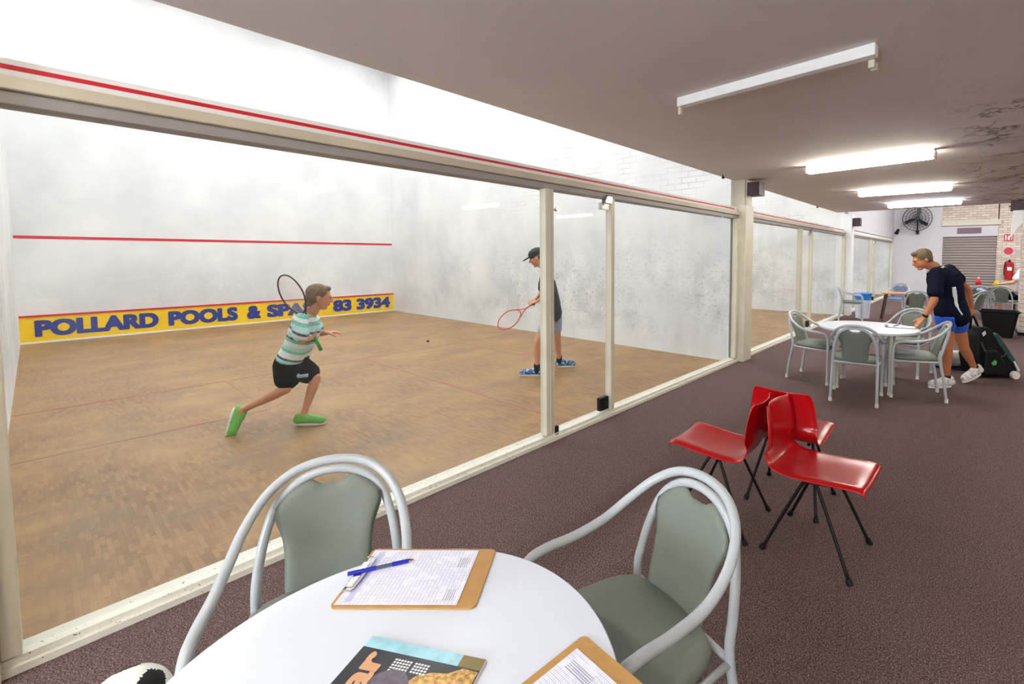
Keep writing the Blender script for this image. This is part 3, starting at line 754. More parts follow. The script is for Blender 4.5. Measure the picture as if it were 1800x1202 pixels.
# far table: dark clipboard with paper, and a flat sheet
cb = Vector((1.99, .0, TZ+.0005))
clipboard(cb, (1, .15, 0), .2, .3, 'dark clipboard lying by the man\'s hand on the far table', True, bmat=M['dark_print'])
bm = bmesh.new(); poly_slab(bm, rrect(.26, .18, .002), .0006, frameM(cb, (1, .15, 0)) @ Matrix.Translation((.01, 0, .0048)))
tag(build(bm, 'paper_sheet', paper_mat('far_sheet', .15), None), 'white sheet on the dark clipboard of the far table', 'paper')
bm = bmesh.new(); poly_slab(bm, rrect(.21, .29, .002), .0008, frameM((1.5, -.12, TZ+.0005), (.8, .6, 0)))
tag(build(bm, 'paper_sheet', M['endwhite'], None), 'plain white sheet lying on the left side of the far table', 'paper')
pr = root('pen', (1.93, .02, TZ+.01), 'dark pen on the dark clipboard of the far table', 'pen')
bm = bmesh.new(); cyl(bm, (1.93, -.04, TZ+.0105), (1.96, .09, TZ+.0105), .005); build(bm, 'barrel', M['black'], pr)
bm = bmesh.new(); cyl(bm, (1.96, .09, TZ+.0105), (1.963, .103, TZ+.0105), .004, .001); build(bm, 'tip', M['chrome'], pr)

# football under the table edge
def football(c, r):
    bm = bmesh.new(); bmesh.ops.create_icosphere(bm, subdivisions=5, radius=r)
    ic = bmesh.new(); bmesh.ops.create_icosphere(ic, subdivisions=1, radius=1); pv = [v.co.normalized() for v in ic.verts]; fc = [f.calc_center_median().normalized() for f in ic.faces]; ic.free()
    R = Matrix.Rotation(.55, 3, 'X') @ Matrix.Rotation(.3, 3, 'Y')
    for f in bm.faces:
        n = f.calc_center_median().normalized(); dp = max(n.dot(R @ p) for p in pv); dh = max(n.dot(R @ p) for p in fc)
        f.material_index = 1 if math.acos(min(1, dp)) < .36 and math.acos(min(1, dp)) < math.acos(min(1, dh))*.93 else 0
    bmesh.ops.translate(bm, verts=bm.verts, vec=c)
    return tag(build(bm, 'football', [simple('white_ball_panels', srgb(224, 224, 216), .35), M['black']], None, smooth=True), 'black and white football on the carpet left of the foreground table', 'ball')
football((.695, -6.085, .11), .11)
bm = bmesh.new(); ell(bm, (-4.7, -1.93, .02), (.02, .02, .02))
tag(build(bm, 'squash_ball', M['black'], None, smooth=True), 'small black squash ball on the near court floor between the players', 'ball')

# ------------------------------------------------------------------ rackets
def racket(butt, tip, face_n, label, fm, gm, L=.68, grip=.19):
    butt, tip = Vector(butt), Vector(tip); ax = (tip-butt).normalized(); tip = butt+ax*(tip-butt).length; L = (tip-butt).length
    n = Vector(face_n); n = (n-ax*n.dot(ax)).normalized(); s = ax.cross(n)
    t = root('squash_racket', butt, label, 'racket')
    hl = .50*L; hw = .105; cc = butt+ax*(L-hl/2)
    E = [cc+ax*(hl/2*math.cos(a))+s*(hw*math.sin(a)*(1-.22*(math.cos(a) < 0)*abs(math.cos(a))**2)) for a in [2*PI*i/44 for i in range(44)]]
    bm = bmesh.new(); tube(bm, E, .0065, 8, True); build(bm, 'hoop', fm, t, smooth=True)
    bm = bmesh.new()
    for i in range(-7, 8):
        x = i*hw/8; h = hl/2*math.sqrt(max(0, 1-(x/hw)**2))*.97
        tube(bm, [cc+s*x-ax*h, cc+s*x+ax*h], .0009, 4)
    for i in range(-10, 11):
        y = i*hl/22; w = hw*math.sqrt(max(0, 1-(2*y/hl)**2))*(.97-.1*(y < 0))
        tube(bm, [cc+ax*y-s*w, cc+ax*y+s*w], .0009, 4)
    build(bm, 'strings', M['string'], t)
    thr = butt+ax*(L-hl-.09); base = cc-ax*hl/2
    bm = bmesh.new()
    for k in (-1, 1): tube(bm, catmull([thr, thr+ax*.05+s*k*.018, base+ax*.03+s*k*.058], 5), .006, 8)
    tube(bm, [butt+ax*grip*.9, thr], .0075, 10); build(bm, 'throat', fm, t, smooth=True)
    bm = bmesh.new(); cyl(bm, butt, butt+ax*grip, .0155, .013, 12); build(bm, 'grip', gm, t, smooth=True)
    return t

# ------------------------------------------------------------------ people
def V(*a): return Vector(a)
def head_parts(c, face, up, k=1.0):
    """ellipsoids and chains of a head; face = looking direction"""
    f = Vector(face).normalized(); u = Vector(up); u = (u-f*u.dot(f)).normalized(); r = f.cross(u)
    R = Matrix((r, f, u)).transposed(); c = Vector(c)
    P = lambda x, y, z: c+R @ Vector((x*k, y*k, z*k))
    E = [(P(0, -.012, .030), (.074*k, .094*k, .082*k), R), (P(0, .02, -.025), (.060*k, .070*k, .078*k), R), (P(0, .05, -.088), (.034*k, .034*k, .022*k), R),
         (P(.074, -.008, -.008), (.008*k, .017*k, .029*k), R), (P(-.074, -.008, -.008), (.008*k, .017*k, .029*k), R),
         (P(0, .083, .022), (.045*k, .012*k, .012*k), R)]
    CH = [[(P(0, .088, .012), .008*k), (P(0, .108, -.022), .0125*k)], [(P(0, .088, -.03), .012*k), (P(0, .075, -.06), .014*k)]]
    return E, CH, P, R
def face_bits(P, R, k, parent):
    for s in (-1, 1):
        bm = bmesh.new(); ell(bm, P(s*.029, .0765, .004), (.0095*k, .006*k, .005*k), R, 2); e = build(bm, 'eye', M['eye_white'], parent, smooth=True)
        bm = bmesh.new(); ell(bm, P(s*.0295, .0805, .004), (.0055*k, .003*k, .0046*k), R, 2); build(bm, 'iris', M['iris'], e, smooth=True)
    bm = bmesh.new(); ell(bm, P(0, .090, -.055), (.024*k, .007*k, .006*k), R, 2); build(bm, 'mouth', M['lip'], parent, smooth=True)
def hand(wr, dirn, palm, thumb, k=1.0, curl=.5, r=1.0):
    """chains of a hand: wrist point, pointing direction, palm normal, thumb side"""
    d = Vector(dirn).normalized(); n = Vector(palm); n = (n-d*n.dot(d)).normalized(); s = n.cross(d)
    if s.dot(Vector(thumb)) < 0: s = -s
    w = Vector(wr); ch = []
    L = [.070, .078, .073, .058]
    for i in range(4):
        off = s*(.029-.0195*i)*k
        kn = w+d*.082*k+off*1.05
        ch.append([(w+off*.55, .014*k), (kn, .0125*k)])
        p = kn; a = 0; c = [(kn, .0105*k)]
        for j, seg in enumerate((.46, .3, .24)):
            a += curl*(.7+.5*j)
            dd = (d*math.cos(a)+n*math.sin(a)); p = p+dd*L[i]*seg*k; c.append((p, (.0095-.0012*j)*k))
        ch.append(c)
    t0 = w+d*.022*k+s*.024*k; t1 = t0+(d*.55+s*.7+n*.25).normalized()*.040*k; t2 = t1+(d*.85+s*.15+n*(.3+curl)).normalized()*.030*k; t3 = t2+(d*.8+n*(.4+curl)).normalized()*.024*k
    ch.append([(t0, .015*k), (t1, .0125*k), (t2, .0105*k), (t3, .009*k)])
    return ch
def shoe(heel, toe, parent, upper, k=1.0, name='shoe', ank=None, roll=(0, 0, 1)):
    h, t = Vector(heel), Vector(toe); d = (t-h).normalized(); u = Vector(roll); u = (u-d*u.dot(d)).normalized()
    L = .26*k
    t = h+d*L
    ch = [[(h+u*.058*k, .043*k), (h+d*.10*k+u*.06*k, .045*k), (h+d*.17*k+u*.05*k, .046*k), (t-d*.03*k+u*.042*k, .041*k)], [(h+d*.01*k+u*.09*k, .040*k), (h+d*.09*k+u*.078*k, .040*k)]]
    o = blob(name, ch, upper, parent, voxel=.006, it=4)
    s_ = d.cross(u); R = Matrix((d, s_, u)).transposed()
    pts = []
    for i in range(28):
        a = 2*PI*i/28; x = math.cos(a); y = math.sin(a); w = (.036+.008*(x > 0)*x)*k
        pts.append((L*.5+x*L*.54, y*w*(1 if abs(x) < .9 else 1)))
    M4 = R.to_4x4(); M4.translation = h-u*.0*k
    bm = bmesh.new(); poly_slab(bm, pts, .024*k, M4); bmesh.ops.recalc_face_normals(bm, faces=bm.faces); build(bm, 'sole', M['sole'], o, bevel=.004)
    return o
def surf_strip(name, obj, pts, w, mat, parent, off=.002, th=.002, n=5):
    """a band lying on the surface of obj, following pts (world)"""
    org = ORG.get(obj.name, Vector()); bvh = BVHTree.FromPolygons([v.co+org for v in obj.data.vertices], [p.vertices[:] for p in obj.data.polygons])
    C = []
    for p in catmull(pts, n):
        q, nn, _, _ = bvh.find_nearest(p); C.append((q, nn))
    bm = bmesh.new(); L = []
    for i, (q, nn) in enumerate(C):
        T = (C[min(i+1, len(C)-1)][0]-C[max(i-1, 0)][0]).normalized(); s = T.cross(nn).normalized()
        ww = w[min(len(w)-1, int(i/(len(C)-1)*(len(w)-1)+.5))] if isinstance(w, (list, tuple)) else w
        r = []
        for kk in (-1, 0, 1):
            q2, n2, _, _ = bvh.find_nearest(q+s*ww/2*kk); r.append(bm.verts.new(q2+n2*off))
        L.append(r)
    for a, b in zip(L, L[1:]):
        for j in range(2): bm.faces.new((a[j], a[j+1], b[j+1], b[j]))
    o = build(bm, name, mat, parent, smooth=True); m_ = o.modifiers.new('S', 'SOLIDIFY'); m_.thickness = th; m_.offset = 1
    return o

def torso(pel, wai, che, neck, ls, rs, k, f, side, hips=.085):
    """chains of a trunk; side = vector to the right, f = facing"""
    s = Vector(side).normalized(); f = Vector(f).normalized()
    p, w, c, n = map(Vector, (pel, wai, che, neck))
    ch = []
    for q in (-1, 1):
        ch.append([(p+s*q*.075*k, .098*k), (w+s*q*.062*k, .092*k), (c+s*q*.078*k-f*.0, .098*k), (c.lerp(n, .45)+s*q*.06*k, .075*k)])
    ch.append([(p, .1*k), (w, .095*k), (c+f*.01*k, .105*k), (c.lerp(n, .6), .07*k), (n, .052*k)])
    for sh in (ls, rs): ch.append([(c.lerp(n, .62), .062*k), (Vector(sh), .052*k)])
    return ch

# --- boy in the striped tee
B = dict(head=V(-1.857, -4.616, 1.148), neck=V(-1.898, -4.661, 1.002), chest=V(-1.936, -4.702, .851), waist=V(-1.984, -4.754, .685), pelvis=V(-2.023, -4.794, .564),
 rsh=V(-1.819, -4.781, .941), rel=V(-1.742, -4.807, .786), rha=V(-1.838, -4.679, .783), lsh=V(-2.0, -4.64, .925), lel=V(-2.05, -4.55, .778), lha=V(-1.93, -4.5, .785),
 rhip=V(-1.976, -4.835, .543), rkn=V(-1.915, -4.877, .352), ran=V(-2.142, -5.14, .183), lhip=V(-2.066, -4.756, .515), lkn=V(-1.908, -4.648, .400), lan=V(-1.913, -4.751, .100))
boy = root('person', (-1.9, -4.75, 0), 'child in striped mint tee, black shorts and green shoes lunging with a raised racket', 'person')
fw = V(.62, .78, -.05); rt = V(.78, -.62, 0); ku = .80
E, CH, P, R = head_parts(B['head']+V(0, 0, -.02), (.30, .93, -.22), (.1, .1, 1), .98)
legs = lambda hip, kn, an, k: [(hip, .078*k), (hip.lerp(kn, .5), .066*k), (kn, .051*k), (kn.lerp(an, .3), .050*k), (kn.lerp(an, .75), .034*k), (an, .031*k)]
arm = lambda sh, el, ha, k: [(sh, .047*k), (sh.lerp(el, .5), .041*k), (el, .035*k), (el.lerp(ha, .35), .034*k), (ha, .024*k)]
ax = (V(-1.931, -4.87, 1.325)-V(-1.814, -4.641, .684)).normalized()
rw = B['rha']+V(.03, -.03, -.005); lw = V(-1.955, -4.53, .785)
CHs = CH+torso(B['pelvis'], B['waist'], B['chest'], B['neck'], B['lsh'], B['rsh'], ku*.93, fw, rt)
CHs += [legs(B['rhip'], B['rkn'], B['ran'], .84), legs(B['lhip'], B['lkn'], B['lan'], .84), arm(B['rsh'], B['rel'], rw, .84), arm(B['lsh'], B['lel'], lw, .84)]
CHs += [[(B['neck'], .05), (B['head']+V(-.01, -.01, -.05), .05)]]
CHs += [[(B['ran'], .031), (V(-2.15, -5.17, .12), .03)], [(B['lan'], .03), (V(-1.90, -4.74, .05), .03)]]
CHs += hand(rw, (V(-.5, .75, .25)), (-.6, -.5, .2), (0, 0, 1), .78, .85) + hand(lw, (.35, .9, .1), (0, .2, -1), (.9, -.3, .2), .78, .35)
body = blob('body', CHs, M['skin'], boy, E, voxel=.0055, it=3)
face_bits(P, R, .98, boy)
k_ = .98
hair = blob('hair', [[(P(0, -.05, -.02), .056), (P(0, -.052, -.055), .046)]], M['hair_boy'], boy, [(P(0, -.020, .036), (.0795*k_, .096*k_, .083*k_), R), (P(0, -.040, .0), (.0775*k_, .068*k_, .07*k_), R), (P(0, .045, .088), (.04*k_, .034*k_, .024*k_), R)], voxel=.006, it=3)
axb = (B['neck']-B['pelvis']).normalized(); o0 = V(-1.9, -4.75, 0)
sm = stripe_mat(tuple(axb), (B['pelvis']-o0).dot(axb)+.0, (B['neck']-o0).dot(axb)-.0)
SH = torso(B['pelvis']+axb*.03, B['waist'], B['chest'], B['neck']-axb*.05, B['lsh'], B['rsh'], ku*1.30, fw, rt)
SH += [[(B['rsh'], .066), (B['rsh'].lerp(B['rel'], .75), .064)], [(B['lsh'], .062), (B['lsh'].lerp(B['lel'], .65), .058)]]
blob('shirt', SH, sm, boy, voxel=.007, it=5)
SO = [[(B['pelvis']+rt*.06+axb*.04, .098), (B['rhip']+V(0, 0, 0), .118), (B['rhip'].lerp(B['rkn'], .58), .100)], [(B['pelvis']-rt*.06+axb*.04, .098), (B['lhip'], .112), (B['lhip'].lerp(B['lkn'], .62), .098)], [(B['pelvis']+axb*.05, .112), (B['pelvis'], .118)]]
sho = blob('shorts', SO, M['black_short'], boy, voxel=.007, it=5)
surf_strip('shorts_emblem', sho, [B['rhip'].lerp(B['lkn'], .62)+V(.14, -.06, .02), B['rhip'].lerp(B['lkn'], .72)+V(.14, -.04, -.0)], .03, M['blue_print'], boy)
shoe((-1.945, -4.79, .0), (-1.79, -4.62, .0), boy, M['green_shoe'], .86)
shoe((-2.20, -5.185, .195), (-2.14, -5.255, .0), boy, M['green_shoe'], .86, roll=(.35, .8, .45))
racket((-1.806, -4.632, .66), (-1.931, -4.87, 1.325), (.5, -.9, .1), 'squash racket with green grip held up behind the child\'s shoulder', M['racket_dark'], M['grip_green'], grip=.17)

# --- player in dark cap
Q = dict(head=V(-1.633, -2.209, 1.478), neck=V(-1.575, -2.14, 1.346), chest=V(-1.521, -2.143, 1.137), waist=V(-1.47, -2.116, .938), pelvis=V(-1.447, -2.109, .781),
 nsh=V(-1.41, -2.27, 1.262), nel=V(-1.345, -2.35, 1.02), nha=V(-1.53, -2.33, .935), fsh=V(-1.64, -2.04, 1.252), fel=V(-1.73, -2.06, 1.0), fha=V(-1.63, -2.27, .925),
 nhip=V(-1.409, -2.196, .757), nkn=V(-1.518, -2.318, .440), nan=V(-1.563, -2.289, .10), fhip=V(-1.5, -2.026, .733), fkn=V(-1.59, -1.90, .40), fan=V(-1.663, -1.79, .105))
pl = root('person', (-1.56, -2.15, 0), 'player in dark cap, charcoal tee and pale shorts waiting behind the glass door post', 'person')
fw = V(-.78, -.62, -.05); rt = V(-.62, .78, 0)
E, CH, P, R = head_parts(Q['head']+V(0, 0, -.005), (-.80, -.56, -.38), (-.1, -.1, 1), .98)
nw = Q['nha']+V(.02, .01, .005); fwr = Q['fha']+V(-.015, .04, .02)
CHs = CH+torso(Q['pelvis'], Q['waist'], Q['chest'], Q['neck'], Q['fsh'], Q['nsh'], .86, fw, rt)
CHs += [legs(Q['nhip'], Q['nkn'], Q['nan'], .9), legs(Q['fhip'], Q['fkn'], Q['fan'], .9), arm(Q['nsh'], Q['nel'], nw, .85), arm(Q['fsh'], Q['fel'], fwr, .85)]
CHs += [[(Q['neck'], .047), (Q['head']+V(.01, .01, -.06), .047)], [(Q['nan'], .032), (Q['nan']+V(-.01, -.01, -.05), .03)], [(Q['fan'], .032), (Q['fan']+V(.0, .01, -.05), .03)]]
CHs += hand(nw, (-.8, -.5, -.25), (0, .3, -.9), (0, .6, .4), .85, .85) + hand(fwr, (-.2, -.9, -.3), (-.3, 0, -1), (.9, 0, .2), .85, .8)
blob('body', CHs, M['skin'], pl, E, voxel=.006, it=3)
face_bits(P, R, .98, pl)
blob('hair', [[(P(0, -.06, -.03), .045), (P(0, -.055, -.045), .042)]], M['hair_boy'], pl, [(P(0, -.03, .02), (.078, .085, .06), R)], voxel=.007, it=3)
cp = blob('cap', [], M['cap_cloth'], pl, [(P(0, -.01, .052), (.084, .108, .076), R)], voxel=.006, it=3)
bm = bmesh.new(); pts = [(.072*math.cos(a), .055+.105*math.sin(a)) for a in [PI*i/16 for i in range(17)]]
M4 = (R @ Matrix.Rotation(-.18, 3, 'X')).to_4x4(); M4.translation = P(0, .03, .048); poly_slab(bm, pts, .007, M4); build(bm, 'brim', M['cap_cloth'], cp, bevel=.002)
axb = V(0, 0, 1)
SH = torso(Q['pelvis']+V(0, 0, -.015), Q['waist'], Q['chest'], Q['neck']-V(0, 0, .06), Q['fsh'], Q['nsh'], 1.03, fw, rt)
SH += [[(Q['nsh'], .062), (Q['nsh'].lerp(Q['nel'], .68), .062)], [(Q['fsh'], .062), (Q['fsh'].lerp(Q['fel'], .68), .062)]]
blob('shirt', SH, M['charcoal'], pl, voxel=.007, it=5)
SO = [[(Q['pelvis']+rt*-.05, .09), (Q['nhip'], .09), (Q['nhip'].lerp(Q['nkn'], .55), .078)], [(Q['pelvis']+rt*.05, .09), (Q['fhip'], .09), (Q['fhip'].lerp(Q['fkn'], .55), .072)]]
blob('shorts', SO, M['light_short'], pl, voxel=.007, it=5)
for a, h, t in ((Q['nan'], (-1.548, -2.268, 0), (-1.67, -2.36, 0)), (Q['fan'], (-1.675, -1.80, 0), (-1.60, -1.70, 0))):
    blob('sock', [[(a+V(0, 0, .045), .038), (Vector(a)*1+V(0, 0, -.04), .04)]], M['sock'], pl, voxel=.006, it=2)
    shoe(h, t, pl, M['blue_shoe'], .90)
racket((-1.475, -2.265, .985), (-1.936, -2.585, .618), (.55, -.65, .5), 'red squash racket held low by the player in the cap', M['racket_red'], M['grip_dark'], grip=.18)

# --- man leaning over the far table
A = dict(head=V(2.15, .234, 1.457), neck=V(2.262, .315, 1.375), chest=V(2.35, .381, 1.23), waist=V(2.400, .405, 1.009), pelvis=V(2.435, .42, .834),
 nsh=V(2.293, .160, 1.305), nel=V(2.289, .05, 1.01), nwr=V(2.201, .06, .805), fsh=V(2.384, .57, 1.335), fel=V(2.565, .842, 1.102), fwr=V(2.605, .935, .879),
 nhip=V(2.39, .31, .806), nkn=V(2.413, .29, .459), nan=V(2.417, .353, .106), fhip=V(2.475, .55, .782), fkn=V(2.555, .67, .421), fan=V(2.661, .839, .160))
mn = root('person', (2.45, .42, 0), 'man in navy polo and royal blue shorts leaning over the far round table', 'person')
fw = V(-.80, -.52, -.3); rt = V(-.55, .83, 0)
E, CH, P, R = head_parts(A['head'], (-.85, -.50, -.42), (-.35, -.2, 1), 1.0)
CHs = CH+torso(A['pelvis'], A['waist'], A['chest'], A['neck'], A['fsh'], A['nsh'], 1.0, fw, rt)
CHs += [legs(A['nhip'], A['nkn'], A['nan'], 1.05), legs(A['fhip'], A['fkn'], A['fan'], 1.05), arm(A['nsh'], A['nel'], A['nwr'], 1.08), arm(A['fsh'], A['fel'], A['fwr'], 1.08)]
CHs += [[(A['neck'], .057), (A['head']+V(.03, .02, -.045), .057)], [(A['nan'], .034), (A['nan']+V(0, 0, -.05), .034)], [(A['fan'], .034), (A['fan']+V(.01, .01, -.04), .034)]]
CHs += hand(A['nwr'], (-.55, -.1, -.75), (-.5, -.3, .3), (.2, .9, 0), .98, -.12) + hand(A['fwr'], (.15, .1, -1), (-.6, .3, 0), (-.6, -.8, 0), .98, .8)
blob('body', CHs, M['skin_tan'], mn, E, voxel=.006, it=3)
face_bits(P, R, 1.0, mn)
blob('hair', [[(P(0, -.05, -.02), .056), (P(0, -.056, -.05), .045)]], M['hair_man'], mn, [(P(0, -.020, .038), (.081, .098, .084), R), (P(0, -.038, .0), (.079, .070, .07), R), (P(0, .050, .090), (.048, .036, .026), R)], voxel=.006, it=3)
axb = (A['neck']-A['pelvis']).normalized()
SH = torso(A['pelvis']-axb*.015, A['waist'], A['chest'], A['neck']-axb*.03, A['fsh'], A['nsh'], 1.26, fw, rt)
SH += [[(A['waist']-rt*.07, .11), (A['nhip']+V(0, 0, .05), .122)], [(A['chest'], .11), (A['nsh']+V(.02, .02, -.03), .075)], [(A['chest'], .11), (A['fsh']+V(.02, -.02, -.03), .075)]]
SH += [[(A['nsh'], .075), (A['nsh'].lerp(A['nel'], .70), .078)], [(A['fsh'], .072), (A['fsh'].lerp(A['fel'], .5), .074)]]
shirt = blob('polo_shirt', SH, M['navy'], mn, voxel=.007, it=5)
surf_strip('side_piping', shirt, [A['chest'].lerp(A['waist'], .55)+V(.10, -.30, .03), A['waist']+V(.10, -.30, 0), A['pelvis'].lerp(A['waist'], .4)+V(.12, -.30, 0), A['pelvis']+V(.14, -.3, .03)], [.035, .04, .03, .016, .014, .012], M['light_trim'], shirt)
for i in range(4):
    q = V(2.335, .26, 1.36).lerp(V(2.375, .36, 1.43), i/3)
    surf_strip('shoulder_emblem', shirt, [q+V(-.006, -.012, -.012), q+V(.006, .012, .0)], .028, M['light_trim'], shirt, n=3)
blob('collar', [[(A['neck']+V(-.035, -.055, -.03), .012), (A['neck']+V(-.065, -.02, -.06), .011), (A['neck']+V(-.06, .03, -.04), .012)]], M['light_trim'], mn, voxel=.004, it=2)
SO = [[(A['pelvis']+rt*-.06, .108), (A['nhip'], .115), (A['nhip'].lerp(A['nkn'], .28), .096)], [(A['pelvis']+rt*.06, .108), (A['fhip'], .115), (A['fhip'].lerp(A['fkn'], .28), .096)]]
blob('shorts', SO, M['royal'], mn, voxel=.007, it=5)
bm = bmesh.new(); w0 = A['nwr'].lerp(A['nel'], .14); dd = (A['nel']-A['nwr']).normalized(); cyl(bm, w0-dd*.012, w0+dd*.012, .031, .031, 20); build(bm, 'wristwatch', M['black'], mn, smooth=True)
for a, h, t, rl in ((A['nan'], (2.455, .385, 0), (2.30, .22, 0), (0, 0, 1)), (A['fan'], (2.715, .90, .085), (2.555, .68, .0), (0, 0, 1))):
    blob('sock', [[(a+V(0, 0, .02), .042), (a+V(0, 0, -.05), .042)]], M['sock'], mn, voxel=.006, it=2)
    shoe(h, t, mn, M['grey_shoe'], 1.04, roll=rl)
# --- seated person half hidden by the brick column
st = root('person', (3.42, 9.1, 0), 'seated person in white shirt and dark shorts half hidden by the brick column', 'person')
s0 = V(3.5, 9.2, 0)
E, CH, P, R = head_parts(V(3.56, 9.2, 1.34), (-1, -.2, -.1), (0, 0, 1), 1.0)
CHs = CH+[[(V(3.56, 9.2, 1.3), .05), (V(3.56, 9.2, 1.2), .055)], [(V(3.5, 9.1, 1.1), .1), (V(3.5, 9.1, .55), .11)], [(V(3.5, 9.3, 1.1), .1), (V(3.5, 9.3, .55), .11)],
  [(V(3.48, 9.02, 1.1), .05), (V(3.33, 8.98, .86), .04), (V(3.05, 9.05, .80), .03)], [(V(3.48, 9.38, 1.1), .05), (V(3.35, 9.45, .86), .04), (V(3.12, 9.35, .80), .03)],
  [(V(3.5, 9.1, .52), .085), (V(3.1, 9.1, .50), .06), (V(3.12, 9.1, .08), .04)], [(V(3.5, 9.3, .52), .085), (V(3.1, 9.3, .50), .06), (V(3.12, 9.3, .08), .04)]]
CHs += hand(V(3.05, 9.05, .80), (-1, .1, -.1), (0, 0, -1), (0, 1, 0), .95, .3)+hand(V(3.12, 9.35, .80), (-1, -.1, -.1), (0, 0, -1), (0, -1, 0), .95, .3)
blob('body', CHs, M['skin'], st, E, voxel=.009, it=3); face_bits(P, R, 1, st)
blob('hair', [], M['hair_man'], st, [(P(0, -.022, .045), (.083, .102, .080), R)], voxel=.01, it=2)
blob('shirt', [[(V(3.5, 9.1, 1.1), .115), (V(3.5, 9.1, .6), .12)], [(V(3.5, 9.3, 1.1), .115), (V(3.5, 9.3, .6), .12)], [(V(3.48, 9.02, 1.1), .07), (V(3.38, 8.98, .95), .065)], [(V(3.48, 9.38, 1.1), .07), (V(3.38, 9.42, .95), .065)]], M['white'], st, voxel=.01, it=4)
blob('shorts', [[(V(3.5, 9.1, .53), .12), (V(3.2, 9.1, .51), .085)], [(V(3.5, 9.3, .53), .12), (V(3.2, 9.3, .51), .085)]], M['navy'], st, voxel=.01, it=4)
for y in (9.1, 9.3): shoe((3.16, y, 0), (2.9, y, 0), st, M['white_shoe'], 1.0)
bn = root('bench', (3.5, 9.2, 0), 'dark backless bench under the seated person by the brick column', 'bench')
build(bx(3.32, 3.68, 8.9, 9.5, .38, .43), 'seat', M['dark_wood'], bn, bevel=.01)
for x in (3.36, 3.64):
    for y in (8.94, 9.46): build(bx(x-.02, x+.02, y-.02, y+.02, 0, .38), 'leg', M['black_steel'], bn)

# ------------------------------------------------------------------ bags and floor things
rb = root('sports_bag', (2.8, 1.25, 0), 'big black and teal wheeled racket bag trailing from the man\'s hand', 'bag')
bo = V(2.60, 1.17, 0); br = V(.774, .633, 0); ba = V(-.633, .774, 0)      # along the bag, and across it
MB = Matrix(((br.x, ba.x, 0, bo.x), (br.y, ba.y, 0, bo.y), (0, 0, 1, 0), (0, 0, 0, 1)))
prof_ = [(.03, .02), (.42, .0), (.50, .06), (.49, .14), (.36, .33), (.22, .52), (.13, .63), (.04, .64), (-.01, .52), (-.02, .25)]
def prism(name, pr, y0, y1, mat, bev):
    bm = bmesh.new(); lo = [bm.verts.new((x, y0, z)) for x, z in pr]; hi = [bm.verts.new((x, y1, z)) for x, z in pr]; n = len(pr)
    bm.faces.new(lo); bm.faces.new(hi[::-1])
    for i in range(n): bm.faces.new((lo[i], hi[i], hi[(i+1) % n], lo[(i+1) % n]))
    bmesh.ops.recalc_face_normals(bm, faces=bm.faces); bmesh.ops.transform(bm, matrix=MB, verts=bm.verts)
    return build(bm, name, mat, rb, bevel=bev, seg=3, smooth=False)
prism('bag_body', prof_, -.14, .16, M['black'], .03)
prism('front_pocket', [(.05, .05), (.30, .04), (.31, .2), (.2, .36), (.06, .36)], -.19, -.12, M['black'], .025)
prism('teal_panel', [(.17, .54), (.24, .42), (.39, .22), (.47, .14), (.48, .19), (.36, .37), (.22, .56)], -.155, .165, M['teal'], .012)
prism('green_emblem', [(.12, .20), (.16, .24), (.19, .22), (.18, .18), (.14, .17)], -.196, -.19, M['grip_green'], .002)
prism('pale_emblem', [(.03, .56), (.07, .59), (.08, .55), (.05, .52)], -.147, -.14, M['light_trim'], .002)
prism('pale_edge_strip', [(.42, .21), (.44, .22), (.51, .10), (.49, .09)], -.16, -.14, M['light_trim'], .003)
p0 = MB @ V(.08, 0, .64); p1 = MB @ V(.46, 0, .09)
bmz = bmesh.new(); tube(bmz, catmull([MB @ V(.02, -.15, .45), MB @ V(.1, -.17, .3), MB @ V(.28, -.165, .28), MB @ V(.33, -.15, .34)], 6), .010, 8); build(bmz, 'strap', M['charcoal'], rb, smooth=True)
bm = bmesh.new(); tube(bm, catmull([MB @ V(.0, 0, .60), A['fwr']+V(.01, .01, -.10), MB @ V(.10, 0, .62)], 6), .012, 8); build(bm, 'handle', M['black'], rb, smooth=True)
for s_ in (-1, 1):
    o_ = ba*s_*.17; c_ = p1+o_+V(-.02, -.02, -.04)
    bm = bmesh.new(); cyl(bm, c_-o_.normalized()*.02, c_+o_.normalized()*.02, .048, .048, 20); build(bm, 'wheel', M['white_shoe'], rb)
wb = root('sports_bag', (2.46, 1.65, 0), 'white sports bag with dark print on the carpet behind the man\'s legs', 'bag')
o_ = blob('bag_body', [[(V(2.32, 1.5, .115), .10), (V(2.62, 1.75, .115), .10)], [(V(2.34, 1.48, .15), .09), (V(2.6, 1.73, .14), .085)]], M['white_shoe'], wb, voxel=.01, it=4)
build(bx(2.24, 2.68, 1.42, 1.82, 0, .02), 'base_mat', M['black'], wb, bevel=.008)
surf_strip('dark_emblem', o_, [V(2.38, 1.38, .2), V(2.4, 1.4, .12)], .03, M['black'], wb, off=.004)

tb = root('tub', (.50, 6.52, .4), 'blue plastic tub standing on the tall white bin by the glass', 'tub')
bm = bmesh.new(); cyl(bm, (.50, 6.52, .44), (.50, 6.52, .60), .165, .19, 32); build(bm, 'bowl', M['bluetub'], tb, smooth=False)
bm = bmesh.new(); tube(bm, [(.50+.19*math.cos(2*PI*i/32), 6.52+.19*math.sin(2*PI*i/32), .60) for i in range(32)], .01, 8, True); build(bm, 'rim', M['bluetub'], tb, smooth=True)
wn = root('bin', (.50, 6.52, 0), 'tall white plastic bin under the blue tub beside the glass', 'bin')
bm = bmesh.new(); cyl(bm, (.50, 6.52, 0), (.50, 6.52, .43), .145, .175, 32); build(bm, 'body', M['lavender'], wn)
bm = bmesh.new(); cyl(bm, (.50, 6.52, .42), (.50, 6.52, .44), .18, .18, 32); build(bm, 'lid', M['lavender'], wn)

